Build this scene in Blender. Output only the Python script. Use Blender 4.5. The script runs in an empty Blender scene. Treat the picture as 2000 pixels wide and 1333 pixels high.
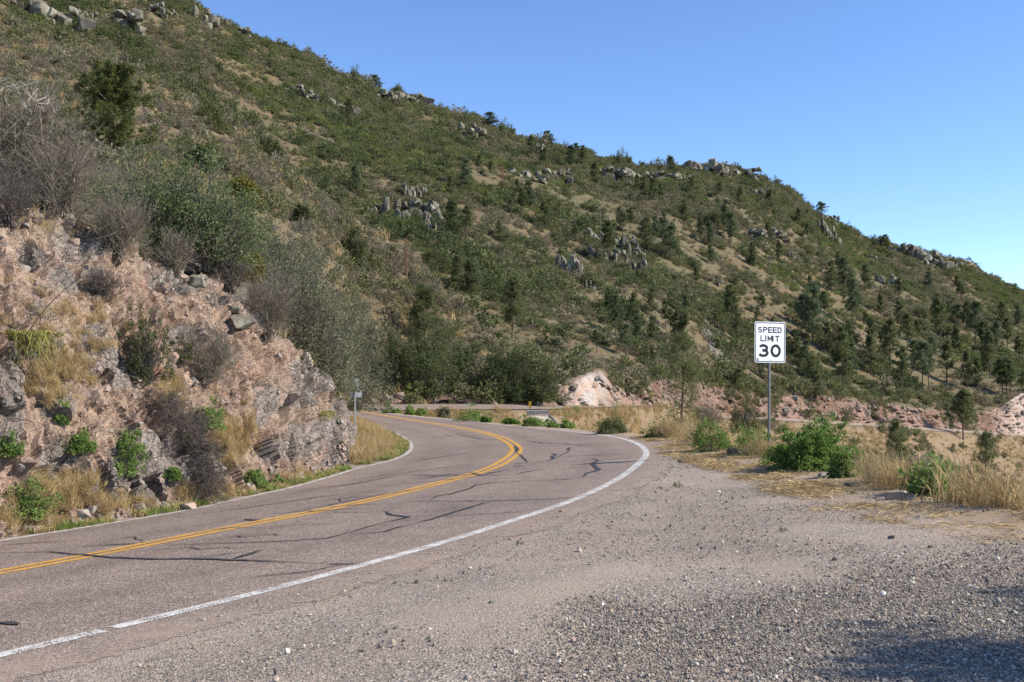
import bpy, bmesh, math, random
import numpy as np
from mathutils import Vector, Matrix, Euler
from mathutils.bvhtree import BVHTree
R = math.radians
scene = bpy.context.scene
COL = scene.collection
rng = np.random.default_rng(7)
random.seed(7)

# ------------------------------------------------------------------ camera
FPX, CX, CY, HOR = 2000.0, 1000.0, 666.5, 735.0      # photo pixels (2000 x 1333)
CAMZ = 1.65
PITCH = math.atan((HOR - CY) / FPX)
cam_d = bpy.data.cameras.new('camera'); cam = bpy.data.objects.new('camera', cam_d); COL.objects.link(cam)
cam_d.sensor_width = 36; cam_d.lens = 36; cam_d.clip_end = 5000; cam_d.clip_start = 0.05
cam.location = (0, 0, CAMZ); cam.rotation_euler = (R(90) + PITCH, 0, 0)
scene.camera = cam
# ------------------------------------------------------------------ sky, sun, exposure
SUN_EL, SUN_AZ = R(37), R(101)                       # azimuth clockwise from +Y (view direction)
w = bpy.data.worlds.new('World'); scene.world = w; w.use_nodes = True
wn = w.node_tree; wn.nodes.clear()
sky = wn.nodes.new('ShaderNodeTexSky'); sky.sky_type = 'NISHITA'; sky.sun_disc = False
sky.sun_elevation = SUN_EL; sky.sun_rotation = SUN_AZ; sky.altitude = 2200; sky.air_density = 1.0; sky.dust_density = 0.3; sky.ozone_density = 3.0
bg = wn.nodes.new('ShaderNodeBackground'); bg.inputs['Strength'].default_value = 0.15
wo = wn.nodes.new('ShaderNodeOutputWorld')
hs = wn.nodes.new('ShaderNodeHueSaturation'); hs.inputs['Saturation'].default_value = 1.10; hs.inputs['Hue'].default_value = .505; hs.inputs['Value'].default_value = 1.06
wn.links.new(sky.outputs[0], hs.inputs['Color']); wn.links.new(hs.outputs[0], bg.inputs['Color']); wn.links.new(bg.outputs[0], wo.inputs['Surface'])
sl = bpy.data.lights.new('sun', 'SUN'); sl.energy = 5.0; sl.angle = R(0.55); sl.color = (1.0, 0.92, 0.765)
so = bpy.data.objects.new('sun', sl); COL.objects.link(so); so.location = (30, 0, 40)
sdir = Vector((math.sin(SUN_AZ) * math.cos(SUN_EL), math.cos(SUN_AZ) * math.cos(SUN_EL), math.sin(SUN_EL)))
so.rotation_euler = sdir.to_track_quat('Z', 'Y').to_euler()
scene.view_settings.view_transform = 'Standard'; scene.view_settings.look = 'None'
scene.view_settings.exposure = 0.60; scene.view_settings.gamma = 1.0
scene.cycles.max_bounces = 5; scene.cycles.diffuse_bounces = 2; scene.cycles.transparent_max_bounces = 8

# ------------------------------------------------------------------ noise (numpy)
def _h(i, j, k, s):
    with np.errstate(over='ignore'):
        n = (i.astype(np.uint32) * np.uint32(374761393) + j.astype(np.uint32) * np.uint32(668265263)
             + k.astype(np.uint32) * np.uint32(2147483647 - 1274126177) + np.uint32((s * 974634777) & 0xffffffff))
        n = (n ^ (n >> np.uint32(13))) * np.uint32(1274126177); n = n ^ (n >> np.uint32(16))
        n = n * np.uint32(2246822519); n = n ^ (n >> np.uint32(13))
    return n.astype(np.float64) / 4294967295.0
def vnoise(P, s=0):
    I = np.floor(P).astype(np.int64); F = P - I; F = F * F * (3 - 2 * F); r = 0
    for a in (0, 1):
        for b in (0, 1):
            for c in (0, 1):
                wt = (F[..., 0] if a else 1 - F[..., 0]) * (F[..., 1] if b else 1 - F[..., 1]) * (F[..., 2] if c else 1 - F[..., 2])
                r = r + wt * _h(I[..., 0] + a, I[..., 1] + b, I[..., 2] + c, s)
    return r * 2 - 1
def fbm(P, o=4, s=0, g=.5):
    r = 0; a = 1; t = 0
    for i in range(o):
        r = r + a * vnoise(P * (2.03 ** i) + 17.3 * i, s + i); t += a; a *= g
    return r / t
def voro(P, s=0):
    """nearest cell: distance, second distance, offset to the centre, three hashes"""
    I = np.floor(P).astype(np.int64); b1 = np.full(P.shape[:-1], 9.); b2 = b1.copy()
    off = np.zeros(P.shape); hh = np.zeros(P.shape)
    for a in (-1, 0, 1):
        for b in (-1, 0, 1):
            for c in (-1, 0, 1):
                i, j, k = I[..., 0] + a, I[..., 1] + b, I[..., 2] + c
                C = np.stack([i + _h(i, j, k, s), j + _h(i, j, k, s + 1), k + _h(i, j, k, s + 2)], -1)
                d = np.linalg.norm(P - C, axis=-1); m = d < b1
                b2 = np.where(m, b1, np.minimum(b2, d)); b1 = np.where(m, d, b1)
                off = np.where(m[..., None], P - C, off)
                hh = np.where(m[..., None], np.stack([_h(i, j, k, s + 5), _h(i, j, k, s + 6), _h(i, j, k, s + 7)], -1), hh)
    return b1, b2, off, hh
def sstep(a, b, x):
    t = np.clip((x - a) / (b - a), 0, 1); return t * t * (3 - 2 * t)

# ------------------------------------------------------------------ pixel <-> world
cp, sp_ = math.cos(PITCH), math.sin(PITCH)
def ray(px, py):
    a = (np.asarray(px, float) - CX) / FPX; b = (CY - np.asarray(py, float)) / FPX
    a, b = np.broadcast_arrays(a, b)
    return np.stack([a, cp - b * sp_, sp_ + b * cp], -1)
def P(px, py, D):
    d = ray(px, py); return np.array([0, 0, CAMZ]) + d * (np.asarray(D, float) / d[..., 1])[..., None]
def G(x, y):
    """the shelf the road and the pull-out lie on: banked, falling gently away from the camera"""
    x = np.asarray(x, float); y = np.asarray(y, float)
    zg = np.interp(y, [-50, 0, 25, 82, 92, 140], [1.0, 0, -.5, -1.07, -.87, -.6])
    bank = .06 * np.clip(x, -9, 9) * (1 - sstep(28, 55, y))
    return zg + bank
def onG(px, py):
    """pixel -> point on the shelf"""
    d = ray(px, py); t = np.full(d.shape[:-1], 5.)
    out = np.zeros(d.shape)
    for idx in np.ndindex(d.shape[:-1]):
        dd = d[idx]; lo = 2.0; step = .25; u = lo
        while u < 120:
            z = CAMZ + dd[2] * u; 
            if z <= G(dd[0] * u, dd[1] * u): break
            u += step
        a, b = u - step, u
        for _ in range(24):
            m = (a + b) / 2
            if CAMZ + dd[2] * m <= G(dd[0] * m, dd[1] * m): b = m
            else: a = m
        out[idx] = np.array([0, 0, CAMZ]) + dd * b
    return out
def onGl(pts): return np.array([onG(np.array([p[0]]), np.array([p[1]]))[0] for p in pts])

# ------------------------------------------------------------------ materials
def mat(name):
    m = bpy.data.materials.new(name); m.use_nodes = True; m.node_tree.nodes.clear(); return m
class NT:
    def __init__(s, m): s.t = m.node_tree
    def n(s, typ, **kw):
        nd = s.t.nodes.new(typ)
        for k, v in kw.items():
            if k.startswith('i_'):
                key = k[2:]; key = int(key) if key.isdigit() else key.replace('_', ' ')
                if hasattr(v, 'is_output'): s.t.links.new(v, nd.inputs[key])
                else: nd.inputs[key].default_value = v
            else: setattr(nd, k, v)
        return nd
    def noise(s, vec, scale, detail=5, rough=.55, out='Fac', dist=0):
        return s.n('ShaderNodeTexNoise', i_Vector=vec, i_Scale=scale, i_Detail=detail, i_Roughness=rough, i_Distortion=dist).outputs[out]
    def voro(s, vec, scale, feature='F1', out='Distance'):
        nd = s.n('ShaderNodeTexVoronoi', i_Vector=vec, i_Scale=scale) if feature == 'F1' else s.n('ShaderNodeTexVoronoi', feature=feature, i_Vector=vec, i_Scale=scale)
        return nd.outputs[out]
    def ramp(s, fac, stops, interp='LINEAR'):
        nd = s.n('ShaderNodeValToRGB', i_Fac=fac); cr = nd.color_ramp; cr.interpolation = interp
        while len(cr.elements) > 1: cr.elements.remove(cr.elements[-1])
        for i, (p, c) in enumerate(stops):
            e = cr.elements[0] if i == 0 else cr.elements.new(p)
            e.position = p; e.color = (c, c, c, 1) if not hasattr(c, '__len__') else (*c, 1)
        return nd.outputs[0]
    def mix(s, f, a, b, bt='MIX'):
        nd = s.n('ShaderNodeMix', data_type='RGBA', blend_type=bt)
        for sock, v in ((0, f), (6, a), (7, b)):
            if hasattr(v, 'is_output'): s.t.links.new(v, nd.inputs[sock])
            elif sock == 0: nd.inputs[0].default_value = v
            else: nd.inputs[sock].default_value = (*v, 1)
        return nd.outputs[2]
    def math(s, op, a, b=0.0, clamp=False):
        nd = s.n('ShaderNodeMath', operation=op, use_clamp=clamp)
        for i, v in enumerate((a, b)):
            if hasattr(v, 'is_output'): s.t.links.new(v, nd.inputs[i])
            else: nd.inputs[i].default_value = v
        return nd.outputs[0]
    def bump(s, h, strength=.5, dist=.05, normal=None):
        nd = s.n('ShaderNodeBump', i_Height=h, i_Strength=strength, i_Distance=dist)
        if normal is not None: s.t.links.new(normal, nd.inputs['Normal'])
        return nd.outputs[0]
    def attr(s, name): return s.n('ShaderNodeAttribute', attribute_name=name).outputs['Fac']
    def pos(s): return s.n('ShaderNodeNewGeometry').outputs['Position']
    def objc(s): return s.n('ShaderNodeTexCoord').outputs['Object']
    def rnd(s): return s.n('ShaderNodeObjectInfo').outputs['Random']
    def out(s, color, rough=.9, normal=None, spec=.25, metal=0, alpha=None):
        b = s.n('ShaderNodeBsdfPrincipled')
        for k, v in (('Base Color', color), ('Roughness', rough), ('Specular IOR Level', spec), ('Metallic', metal), ('Alpha', alpha), ('Normal', normal)):
            if v is None: continue
            if hasattr(v, 'is_output'): s.t.links.new(v, b.inputs[k])
            elif k == 'Base Color': b.inputs[k].default_value = (*v, 1)
            else: b.inputs[k].default_value = v
        o = s.n('ShaderNodeOutputMaterial'); s.t.links.new(b.outputs[0], o.inputs[0]); return b

def m_foliage(name, c1, c2, c3=None, trans=.25, scale=1.2):
    m = mat(name); t = NT(m)
    ns = t.noise(t.objc(), scale, 2); rd = t.rnd()
    f = t.math('ADD', t.math('MULTIPLY', ns, .6), t.math('MULTIPLY', rd, .5))
    c = t.ramp(f, [(.3, c1), (.75, c2)] + ([(1, c3)] if c3 else []))
    g = t.n('ShaderNodeNewGeometry').outputs['Random Per Island']
    c = t.mix(1.0, c, t.ramp(g, [(0, .7), (1, 1.3)]), 'MULTIPLY')
    d = t.n('ShaderNodeBsdfDiffuse', i_Color=c); tr = t.n('ShaderNodeBsdfTranslucent', i_Color=c)
    mx = t.n('ShaderNodeMixShader', i_0=trans, i_1=d.outputs[0], i_2=tr.outputs[0])
    o = t.n('ShaderNodeOutputMaterial'); t.t.links.new(mx.outputs[0], o.inputs[0]); return m
def m_bark(name, a, b, sc=6):
    m = mat(name); t = NT(m); ns = t.noise(t.objc(), sc, 4)
    g = t.n('ShaderNodeNewGeometry').outputs['Random Per Island']
    c = t.mix(1.0, t.ramp(ns, [(.3, a), (.7, b)]), t.ramp(g, [(0, .7), (1, 1.3)]), 'MULTIPLY')
    t.out(c, .95); return m

M = {}
M['pine'] = m_foliage('pine_needles', (.11, .132, .058), (.165, .185, .085), (.215, .225, .12), .42)
M['pine_near'] = m_foliage('yellow_green_needles', (.10, .12, .042), (.175, .185, .066), (.24, .235, .09), .38)
M['pine_grey'] = m_foliage('grey_green_needles', (.10, .135, .07), (.15, .185, .10), (.18, .21, .13), .35)
M['dead'] = m_foliage('dead_needles', (.16, .10, .065), (.24, .15, .10), trans=.1)
M['juniper'] = m_foliage('juniper_foliage', (.075, .09, .036), (.12, .135, .055), (.17, .165, .075), .35)
M['juniper_gold'] = m_foliage('gold_juniper_foliage', (.11, .105, .022), (.17, .15, .035))
M['oak'] = m_foliage('oak_leaves', (.088, .112, .048), (.14, .162, .07), (.18, .20, .095), .4)
M['oak_light'] = m_foliage('pale_oak_leaves', (.12, .155, .068), (.18, .22, .108), (.24, .265, .15), .35)
M['bright'] = m_foliage('bright_green_leaves', (.15, .235, .06), (.24, .33, .105), (.32, .40, .15), .45)
M['olive'] = m_foliage('olive_grey_leaves', (.12, .13, .082), (.175, .18, .115), (.22, .21, .15), .35)
M['brush_a'] = m_foliage('brush_green', (.135, .145, .066), (.195, .198, .098), (.255, .235, .14), .4)
M['brush_b'] = m_foliage('brush_olive', (.175, .16, .10), (.245, .215, .14), (.29, .25, .17), .4)
M['brush_c'] = m_foliage('brush_vivid', (.14, .175, .055), (.195, .23, .08), trans=.4)
M['twig'] = m_bark('grey_twigs', (.115, .098, .075), (.24, .205, .16))
M['twig_light'] = m_bark('pale_twigs', (.24, .21, .18), (.42, .38, .34))
M['twig_dark'] = m_bark('dark_twigs', (.06, .05, .045), (.14, .115, .10))
M['bark'] = m_bark('pine_bark', (.06, .045, .035), (.14, .105, .085))
M['bark_red'] = m_bark('red_bark', (.16, .09, .06), (.26, .16, .11))
M['straw'] = m_foliage('dry_straw', (.35, .25, .12), (.48, .36, .19), (.58, .46, .28), trans=.2)
M['straw_pale'] = m_foliage('pale_dry_stalks', (.42, .31, .16), (.60, .46, .26), trans=.1)
M['grass'] = m_foliage('short_green_grass', (.15, .2, .05), (.26, .3, .10), (.38, .36, .15))
M['sotol'] = m_foliage('sotol_blades', (.17, .17, .05), (.36, .33, .12), (.5, .43, .2), trans=.1, scale=3)
M['blue_weed'] = m_foliage('grey_blue_weed', (.20, .25, .20), (.32, .36, .29), trans=.15)

def m_rock(name, a, b, c, lichen=.4, sc=1.0):
    m = mat(name); t = NT(m); p = t.objc()
    n1 = t.noise(p, 1.5 * sc, 6, .6); n2 = t.noise(p, 9 * sc, 5, .6)
    col = t.mix(t.ramp(n1, [(.4, 0), (.62, 1)]), a, b)
    col = t.mix(t.ramp(n2, [(.5, 0), (.68, .8)]), col, c)
    li = t.ramp(t.noise(p, 4 * sc, 6, .7), [(.55, 0), (.62, lichen)])
    col = t.mix(li, col, (.42, .42, .30))
    g = t.n('ShaderNodeNewGeometry').outputs['Random Per Island']
    col = t.mix(1.0, col, t.ramp(g, [(0, .75), (1, 1.2)]), 'MULTIPLY')
    t.out(col, .95, t.bump(n2, .6, .03)); return m
M['rock_hill'] = m_rock('lichen_grey_rock', (.135, .12, .092), (.205, .185, .145), (.08, .07, .056), .45, .4)
M['rock_grey'] = m_rock('grey_mauve_rock', (.23, .20, .175), (.31, .27, .235), (.17, .14, .12), .25)
M['rock_dark'] = m_rock('dark_rock', (.12, .10, .095), (.2, .17, .16), (.08, .07, .07), .15, 4)
M['rock_pink'] = m_rock('pink_rock', (.29, .205, .165), (.24, .19, .165), (.36, .265, .215), .15)

# asphalt
def m_road():
    m = mat('chip_seal_asphalt'); t = NT(m); p = t.pos()
    vc = t.n('ShaderNodeTexVoronoi', i_Vector=p, i_Scale=95.)
    g = t.n('ShaderNodeSeparateColor', i_Color=vc.outputs['Color']).outputs[0]
    sp = t.ramp(g, [(0, (.082, .063, .054)), (.3, (.155, .120, .102)), (.6, (.245, .19, .16)), (.85, (.33, .27, .222)), (1, (.54, .48, .41))])
    big = t.noise(p, .35, 4); mid = t.noise(p, 3.0, 5, .6); fine = t.noise(p, 45., 3, .6)
    c = t.mix(1.0, sp, t.ramp(big, [(.3, (.84, .83, .84)), (.7, (1.12, 1.06, 1.03))]), 'MULTIPLY')
    c = t.mix(1.0, c, t.ramp(mid, [(.25, .86), (.75, 1.14)]), 'MULTIPLY')
    c = t.mix(1.0, c, t.ramp(fine, [(.3, .62), (.7, 1.38)]), 'MULTIPLY')
    dst = t.attr('dust'); c = t.mix(t.math('MULTIPLY', dst, t.ramp(t.noise(p, 2.2, 5, .65), [(.3, 0), (.65, .85)])), c, (.35, .265, .205))
    wh = t.attr('wheel'); c = t.mix(wh, c, t.mix(1.0, c, (.82, .80, .80), 'MULTIPLY'))
    h = t.math('ADD', vc.outputs['Distance'], t.math('MULTIPLY', fine, .6))
    fa = t.ramp(t.math('ADD', t.attr('fade'), t.math('MULTIPLY', t.noise(p, 7., 5, .75), .9)), [(.88, 1), (.93, 0)])
    t.out(c, .88, t.bump(h, .55, .006), spec=.3, alpha=fa); return m
M['road'] = m_road()
def m_gravel():
    m = mat('gravel_dirt'); t = NT(m); p = t.pos()
    vc = t.n('ShaderNodeTexVoronoi', i_Vector=p, i_Scale=70.)
    vb = t.n('ShaderNodeTexVoronoi', i_Vector=p, i_Scale=28.)
    g = t.n('ShaderNodeSeparateColor', i_Color=vc.outputs['Color']).outputs[0]
    g2 = t.n('ShaderNodeSeparateColor', i_Color=vb.outputs['Color']).outputs[1]
    sp = t.ramp(g, [(0, (.13, .107, .087)), (.35, (.255, .208, .168)), (.75, (.365, .30, .245)), (1, (.56, .49, .41))])
    sp = t.mix(t.ramp(g2, [(.72, 0), (.8, .8)]), sp, (.24, .20, .18))
    dirt = t.mix(t.noise(p, 30., 4, .7), (.32, .245, .195), (.43, .345, .278))
    dn = t.noise(p, .9, 6, .65)
    c = t.mix(t.ramp(dn, [(.42, 0), (.60, .75)]), sp, dirt)
    c = t.mix(1.0, c, t.ramp(t.noise(p, .3, 3), [(.3, .88), (.7, 1.1)]), 'MULTIPLY')
    c = t.mix(1.0, c, t.ramp(t.noise(p, 40., 3, .7), [(.3, .7), (.7, 1.28)]), 'MULTIPLY')
    ed = t.attr('edge')
    soil = t.mix(t.noise(p, 2.5, 6, .7), (.26, .16, .10), (.46, .34, .19))
    c = t.mix(t.math('MULTIPLY', ed, t.ramp(t.noise(p, 1.6, 6, .7), [(.3, .35), (.55, 1)])), c, soil)
    h = t.math('ADD', t.math('MULTIPLY', vc.outputs['Distance'], .6), t.noise(p, 25., 5, .7))
    t.out(c, .95, t.bump(h, .7, .02)); return m
M['gravel'] = m_gravel()
def m_terrain():
    m = mat('hill_soil'); t = NT(m); p = t.pos()
    n1 = t.noise(p, .035, 6, .6); n2 = t.noise(p, .25, 6, .65); n3 = t.noise(p, 1.6, 6, .7)
    c = t.mix(t.ramp(n2, [(.38, 0), (.62, 1)]), (.205, .112, .064), (.205, .135, .074))
    c = t.mix(t.ramp(n3, [(.45, 0), (.62, .8)]), c, (.17, .13, .085))
    c = t.mix(t.ramp(n1, [(.42, .05), (.62, .55)]), c, (.115, .115, .058))
    c = t.mix(t.ramp(t.noise(p, .55, 6, .7), [(.42, 0), (.56, .7)]), c, (.115, .12, .065))
    c = t.mix(t.ramp(t.noise(p, .8, 5, .7), [(.60, 0), (.68, .6)]), c, (.30, .25, .20))
    # road cuts: pink, pale and rust faces
    k = t.noise(p, .09, 5, .6); k2 = t.noise(p, .6, 6, .7)
    pink = t.mix(t.ramp(k, [(.4, 0), (.55, 1)]), (.19, .11, .078), (.33, .215, .17))
    pink = t.mix(t.ramp(k2, [(.52, 0), (.64, .8)]), pink, (.34, .25, .21))
    pink = t.mix(t.ramp(t.noise(p, 1.2, 6, .7), [(.48, 0), (.62, .85)]), pink, (.14, .088, .065))
    c = t.mix(t.attr('cut'), c, pink)
    sand = t.mix(t.noise(p, .7, 6, .7), (.19, .125, .08), (.33, .24, .14))
    sand = t.mix(t.ramp(t.noise(p, 1.8, 5, .7), [(.55, 0), (.62, .7)]), sand, (.36, .29, .25))
    c = t.mix(t.attr('sand'), c, sand)
    c = t.mix(t.attr('pale'), c, t.mix(t.ramp(t.noise(p, 1.0, 6, .7), [(.42, 0), (.55, 1)]), (.56, .38, .29), (.46, .42, .39)))
    t.out(c, .97, t.bump(t.math('ADD', n3, t.math('MULTIPLY', k2, 1.5)), .9, .5)); return m
M['terrain'] = m_terrain()
def m_bank():
    m = mat('cut_bank_rock'); t = NT(m); p = t.pos()
    n1 = t.noise(p, .55, 6, .62, dist=.6); n2 = t.noise(p, 2.4, 7, .68); n3 = t.noise(p, 11., 6, .72)
    soil = t.mix(t.ramp(n1, [(.36, 0), (.5, .55), (.64, 1)]), (.25, .165, .12), (.46, .335, .255))
    soil = t.mix(t.ramp(n2, [(.5, 0), (.63, .85)]), soil, (.26, .20, .175))
    soil = t.mix(t.ramp(t.noise(p, 1.3, 5, .7), [(.60, 0), (.68, .8)]), soil, (.30, .125, .065))
    soil = t.mix(t.ramp(t.noise(p, 5.5, 6, .7), [(.54, 0), (.66, .75)]), soil, (.34, .245, .19))
    grey = t.mix(t.ramp(n2, [(.35, 0), (.65, 1)]), (.19, .165, .148), (.32, .275, .245))
    grey = t.mix(t.ramp(n3, [(.5, 0), (.68, .6)]), grey, (.36, .25, .2))
    c = t.mix(t.attr('grey'), soil, grey)
    c = t.mix(t.math('MULTIPLY', t.attr('lich'), t.ramp(t.noise(p, 7., 7, .75), [(.46, 0), (.54, .8)])), c, (.31, .31, .22))
    c = t.mix(1.0, c, t.ramp(n3, [(.3, .78), (.7, 1.2)]), 'MULTIPLY')
    c = t.mix(1.0, c, t.ramp(t.attr('cell'), [(0, .8), (1, 1.15)]), 'MULTIPLY')
    wp = t.n('ShaderNodeVectorMath', operation='ADD', i_0=p, i_1=t.n('ShaderNodeVectorMath', operation='SCALE', i_0=t.n('ShaderNodeTexNoise', i_Vector=p, i_Scale=2.5, i_Detail=4.).outputs['Color'], i_Scale=.5).outputs[0]).outputs[0]
    e1 = t.ramp(t.n('ShaderNodeTexVoronoi', feature='DISTANCE_TO_EDGE', i_Vector=wp, i_Scale=3.2).outputs['Distance'], [(0, 1), (.035, 0)])
    e2 = t.ramp(t.n('ShaderNodeTexVoronoi', feature='DISTANCE_TO_EDGE', i_Vector=wp, i_Scale=8.5).outputs['Distance'], [(0, .7), (.05, 0)])
    ek = t.math('MULTIPLY', t.math('MAXIMUM', e1, e2), t.math('ADD', t.math('MULTIPLY', t.attr('grey'), .6), .25), True)
    c = t.mix(t.math('MULTIPLY', ek, .75), c, (.10, .07, .055))
    h = t.math('ADD', t.math('MULTIPLY', n2, 1.2), t.math('MULTIPLY', n3, .5))
    h = t.math('ADD', h, t.math('MULTIPLY', t.noise(p, 38., 4, .7), .22)); h = t.math('SUBTRACT', h, t.math('MULTIPLY', ek, .8))
    t.out(c, .95, t.bump(h, .9, .12)); return m
M['bank'] = m_bank()
def m_paint(name, col, wear):
    m = mat(name); t = NT(m); p = t.pos()
    n = t.noise(p, 60., 4, .75); b = t.noise(p, 4., 4, .6)
    a = t.math('ADD', n, t.math('MULTIPLY', b, .35))
    al = t.ramp(a, [(wear, 0), (wear + .05, 1)])
    c = t.mix(t.ramp(t.noise(p, 18., 5, .7), [(.4, 0), (.7, .45)]), col, tuple(x * .62 for x in col))
    t.out(c, .7, t.bump(n, .5, .004), alpha=al); return m
M['white_paint'] = m_paint('worn_white_paint', (.72, .70, .66), .635)
M['yellow_paint'] = m_paint('worn_yellow_paint', (.66, .35, .065), .585)
def simple(name, col, rough=.6, metal=0, sc=8, var=.15, spec=.4):
    m = mat(name); t = NT(m)
    n = t.noise(t.objc(), sc, 5, .6)
    c = t.mix(1.0, col, t.ramp(n, [(.3, 1 - var), (.7, 1 + var)]), 'MULTIPLY')
    t.out(c, rough, t.bump(n, .15, .01), spec=spec, metal=metal); return m
M['tar'] = simple('crack_tar', (.045, .042, .045), .6, 0, 20)
M['steel'] = simple('galvanised_steel', (.17, .18, .185), .55, .3)
M['steel_light'] = simple('bare_aluminium', (.42, .44, .46), .5, .3)
M['sign_white'] = simple('white_sheeting', (.86, .90, .95), .45, 0, 5, .04)
M['sign_black'] = simple('black_ink', (.012, .012, .014), .5)
M['concrete'] = simple('weathered_concrete', (.42, .36, .29), .9, 0, 1.5, .25)
M['concrete_dark'] = simple('lichen_stained_concrete', (.2, .2, .19), .95, 0, 4, .5)
M['green_post'] = simple('green_flexible_post', (.05, .20, .17), .6)
M['yellow_panel'] = simple('yellow_marker_sheeting', (.75, .42, .03), .5)
def m_pebble():
    m = mat('pebble_stone'); t = NT(m)
    c = t.ramp(t.rnd(), [(0, (.10, .092, .08)), (.3, (.205, .182, .155)), (.6, (.31, .27, .225)), (.8, (.33, .245, .19)), (.93, (.42, .38, .32)), (1, (.58, .54, .47))])
    c = t.mix(1.0, c, t.ramp(t.noise(t.objc(), 2.5, 4, .7), [(.3, .8), (.7, 1.2)]), 'MULTIPLY')
    t.out(c, .9); return m
M['pebble'] = m_pebble()

# ------------------------------------------------------------------ object helpers
def tag(o, label=None, cat=None, group=None, kind=None):
    if label: o['label'] = label
    if cat: o['category'] = cat
    if group: o['group'] = group
    if kind: o['kind'] = kind
    return o
def mesh(name, V, F, m, smooth=False, attrs=None):
    """V (n,3); F (m,k) array of equal-sided faces, or a list of such arrays"""
    me = bpy.data.meshes.new(name); V = np.asarray(V, np.float32)
    Fs = [np.asarray(f, np.int32) for f in (F if isinstance(F, list) else [F]) if len(f)]
    me.vertices.add(len(V)); me.vertices.foreach_set('co', V.ravel())
    li = np.concatenate([f.ravel() for f in Fs]); ln = np.concatenate([np.full(len(f), f.shape[1], np.int32) for f in Fs])
    me.loops.add(len(li)); me.loops.foreach_set('vertex_index', li)
    st = np.concatenate([[0], np.cumsum(ln)[:-1]]).astype(np.int32)
    me.polygons.add(len(ln)); me.polygons.foreach_set('loop_start', st); me.polygons.foreach_set('loop_total', ln)
    me.polygons.foreach_set('use_smooth', np.full(len(ln), smooth))
    me.update(calc_edges=True)
    if attrs:
        for k, v in attrs.items():
            a = me.attributes.new(k, 'FLOAT', 'POINT'); a.data.foreach_set('value', np.asarray(v, np.float32).ravel())
    if m: me.materials.append(m)
    return me
def link(name, me, parent=None, loc=None, rz=0, sc=None):
    o = bpy.data.objects.new(name, me); COL.objects.link(o)
    if parent: o.parent = parent
    if loc is not None: o.location = [float(c) for c in loc]
    if rz: o.rotation_euler = (0, 0, rz)
    if sc is not None: o.scale = sc if hasattr(sc, '__len__') else (sc, sc, sc)
    return o
def join(parts):
    Vs, Fs, o = [], [], 0
    for V, F in parts:
        if len(V) == 0: continue
        Vs.append(V); Fs.append(np.asarray(F) + o); o += len(V)
    return np.concatenate(Vs), np.concatenate(Fs)
def tubes(Pt, Rd, k=3):
    """Pt (n,m,3) polylines, Rd (n,m) radii"""
    n, m, _ = Pt.shape
    T = np.gradient(Pt, axis=1); T /= np.linalg.norm(T, axis=-1, keepdims=True) + 1e-9
    ref = np.where(np.abs(T[..., 2:3]) > .9, np.array([1., 0, 0]), np.array([0, 0, 1.]))
    A = np.cross(T, ref); A /= np.linalg.norm(A, axis=-1, keepdims=True) + 1e-9; B = np.cross(T, A)
    an = np.arange(k) * 2 * np.pi / k
    V = Pt[:, :, None, :] + Rd[:, :, None, None] * (A[:, :, None, :] * np.cos(an)[None, None, :, None] + B[:, :, None, :] * np.sin(an)[None, None, :, None])
    idx = np.arange(n * m * k).reshape(n, m, k)
    a = idx[:, :-1, :]; b = idx[:, 1:, :]
    F = np.stack([a, np.roll(a, -1, 2), np.roll(b, -1, 2), b], -1).reshape(-1, 4)
    return V.reshape(-1, 3), F
def ribbons(Pt, W, S):
    n, m, _ = Pt.shape
    V = np.stack([Pt - S[:, None, :] * W[..., None], Pt + S[:, None, :] * W[..., None]], 2)
    idx = np.arange(n * m * 2).reshape(n, m, 2)
    F = np.stack([idx[:, :-1, 0], idx[:, :-1, 1], idx[:, 1:, 1], idx[:, 1:, 0]], -1).reshape(-1, 4)
    return V.reshape(-1, 3), F
def unit(v): return v / (np.linalg.norm(v, axis=-1, keepdims=True) + 1e-9)
def leaves(C, size, r, out=None, aspect=.55):
    """small folded quads at C with random orientation"""
    n = len(C); d = unit(r.normal(size=(n, 3)) + (0 if out is None else out * .8))
    s = unit(np.cross(d, r.normal(size=(n, 3))))
    L = (size * r.uniform(.6, 1.3, n))[:, None]
    V = np.stack([C, C + d * L * .5 + s * L * aspect * .5, C + d * L, C + d * L * .5 - s * L * aspect * .5], 1).reshape(-1, 3)
    return V, np.arange(n * 4).reshape(n, 4)
_ico = {}
def ico(sub):
    if sub not in _ico:
        bm = bmesh.new(); bmesh.ops.create_icosphere(bm, subdivisions=sub, radius=1)
        V = np.array([v.co[:] for v in bm.verts]); F = np.array([[v.index for v in f.verts] for f in bm.faces]); bm.free(); _ico[sub] = (V, F)
    return _ico[sub]
def rock(seed, sub=3, planes=14, cut=(.55, .85), rough=.04, dims=(1, 1, 1), boxy=False):
    r = np.random.default_rng(seed); V, F = ico(sub); V = V.copy()
    for q_ in range(planes):
        n = unit(r.normal(size=3)); n = unit(np.eye(3)[q_ % 3] * (1 if (q_ // 3) % 2 else -1) + r.normal(size=3) * .22) if boxy and q_ < 9 else n; d = r.uniform(*cut); k = V @ n
        V = np.where((k > d)[:, None], V - np.outer(k - d, n), V)
    V *= 1 + rough * fbm(V * 3 + seed * 3.1, 3, seed)[:, None]
    return V * np.array(dims), F
def empty(name, loc, rz=0, sc=None):
    o = bpy.data.objects.new(name, None); COL.objects.link(o); o.empty_display_size = .2
    o.location = [float(c) for c in loc]; o.rotation_euler = (0, 0, rz)
    if sc is not None: o.scale = sc if hasattr(sc, '__len__') else (sc, sc, sc)
    return o
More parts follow.
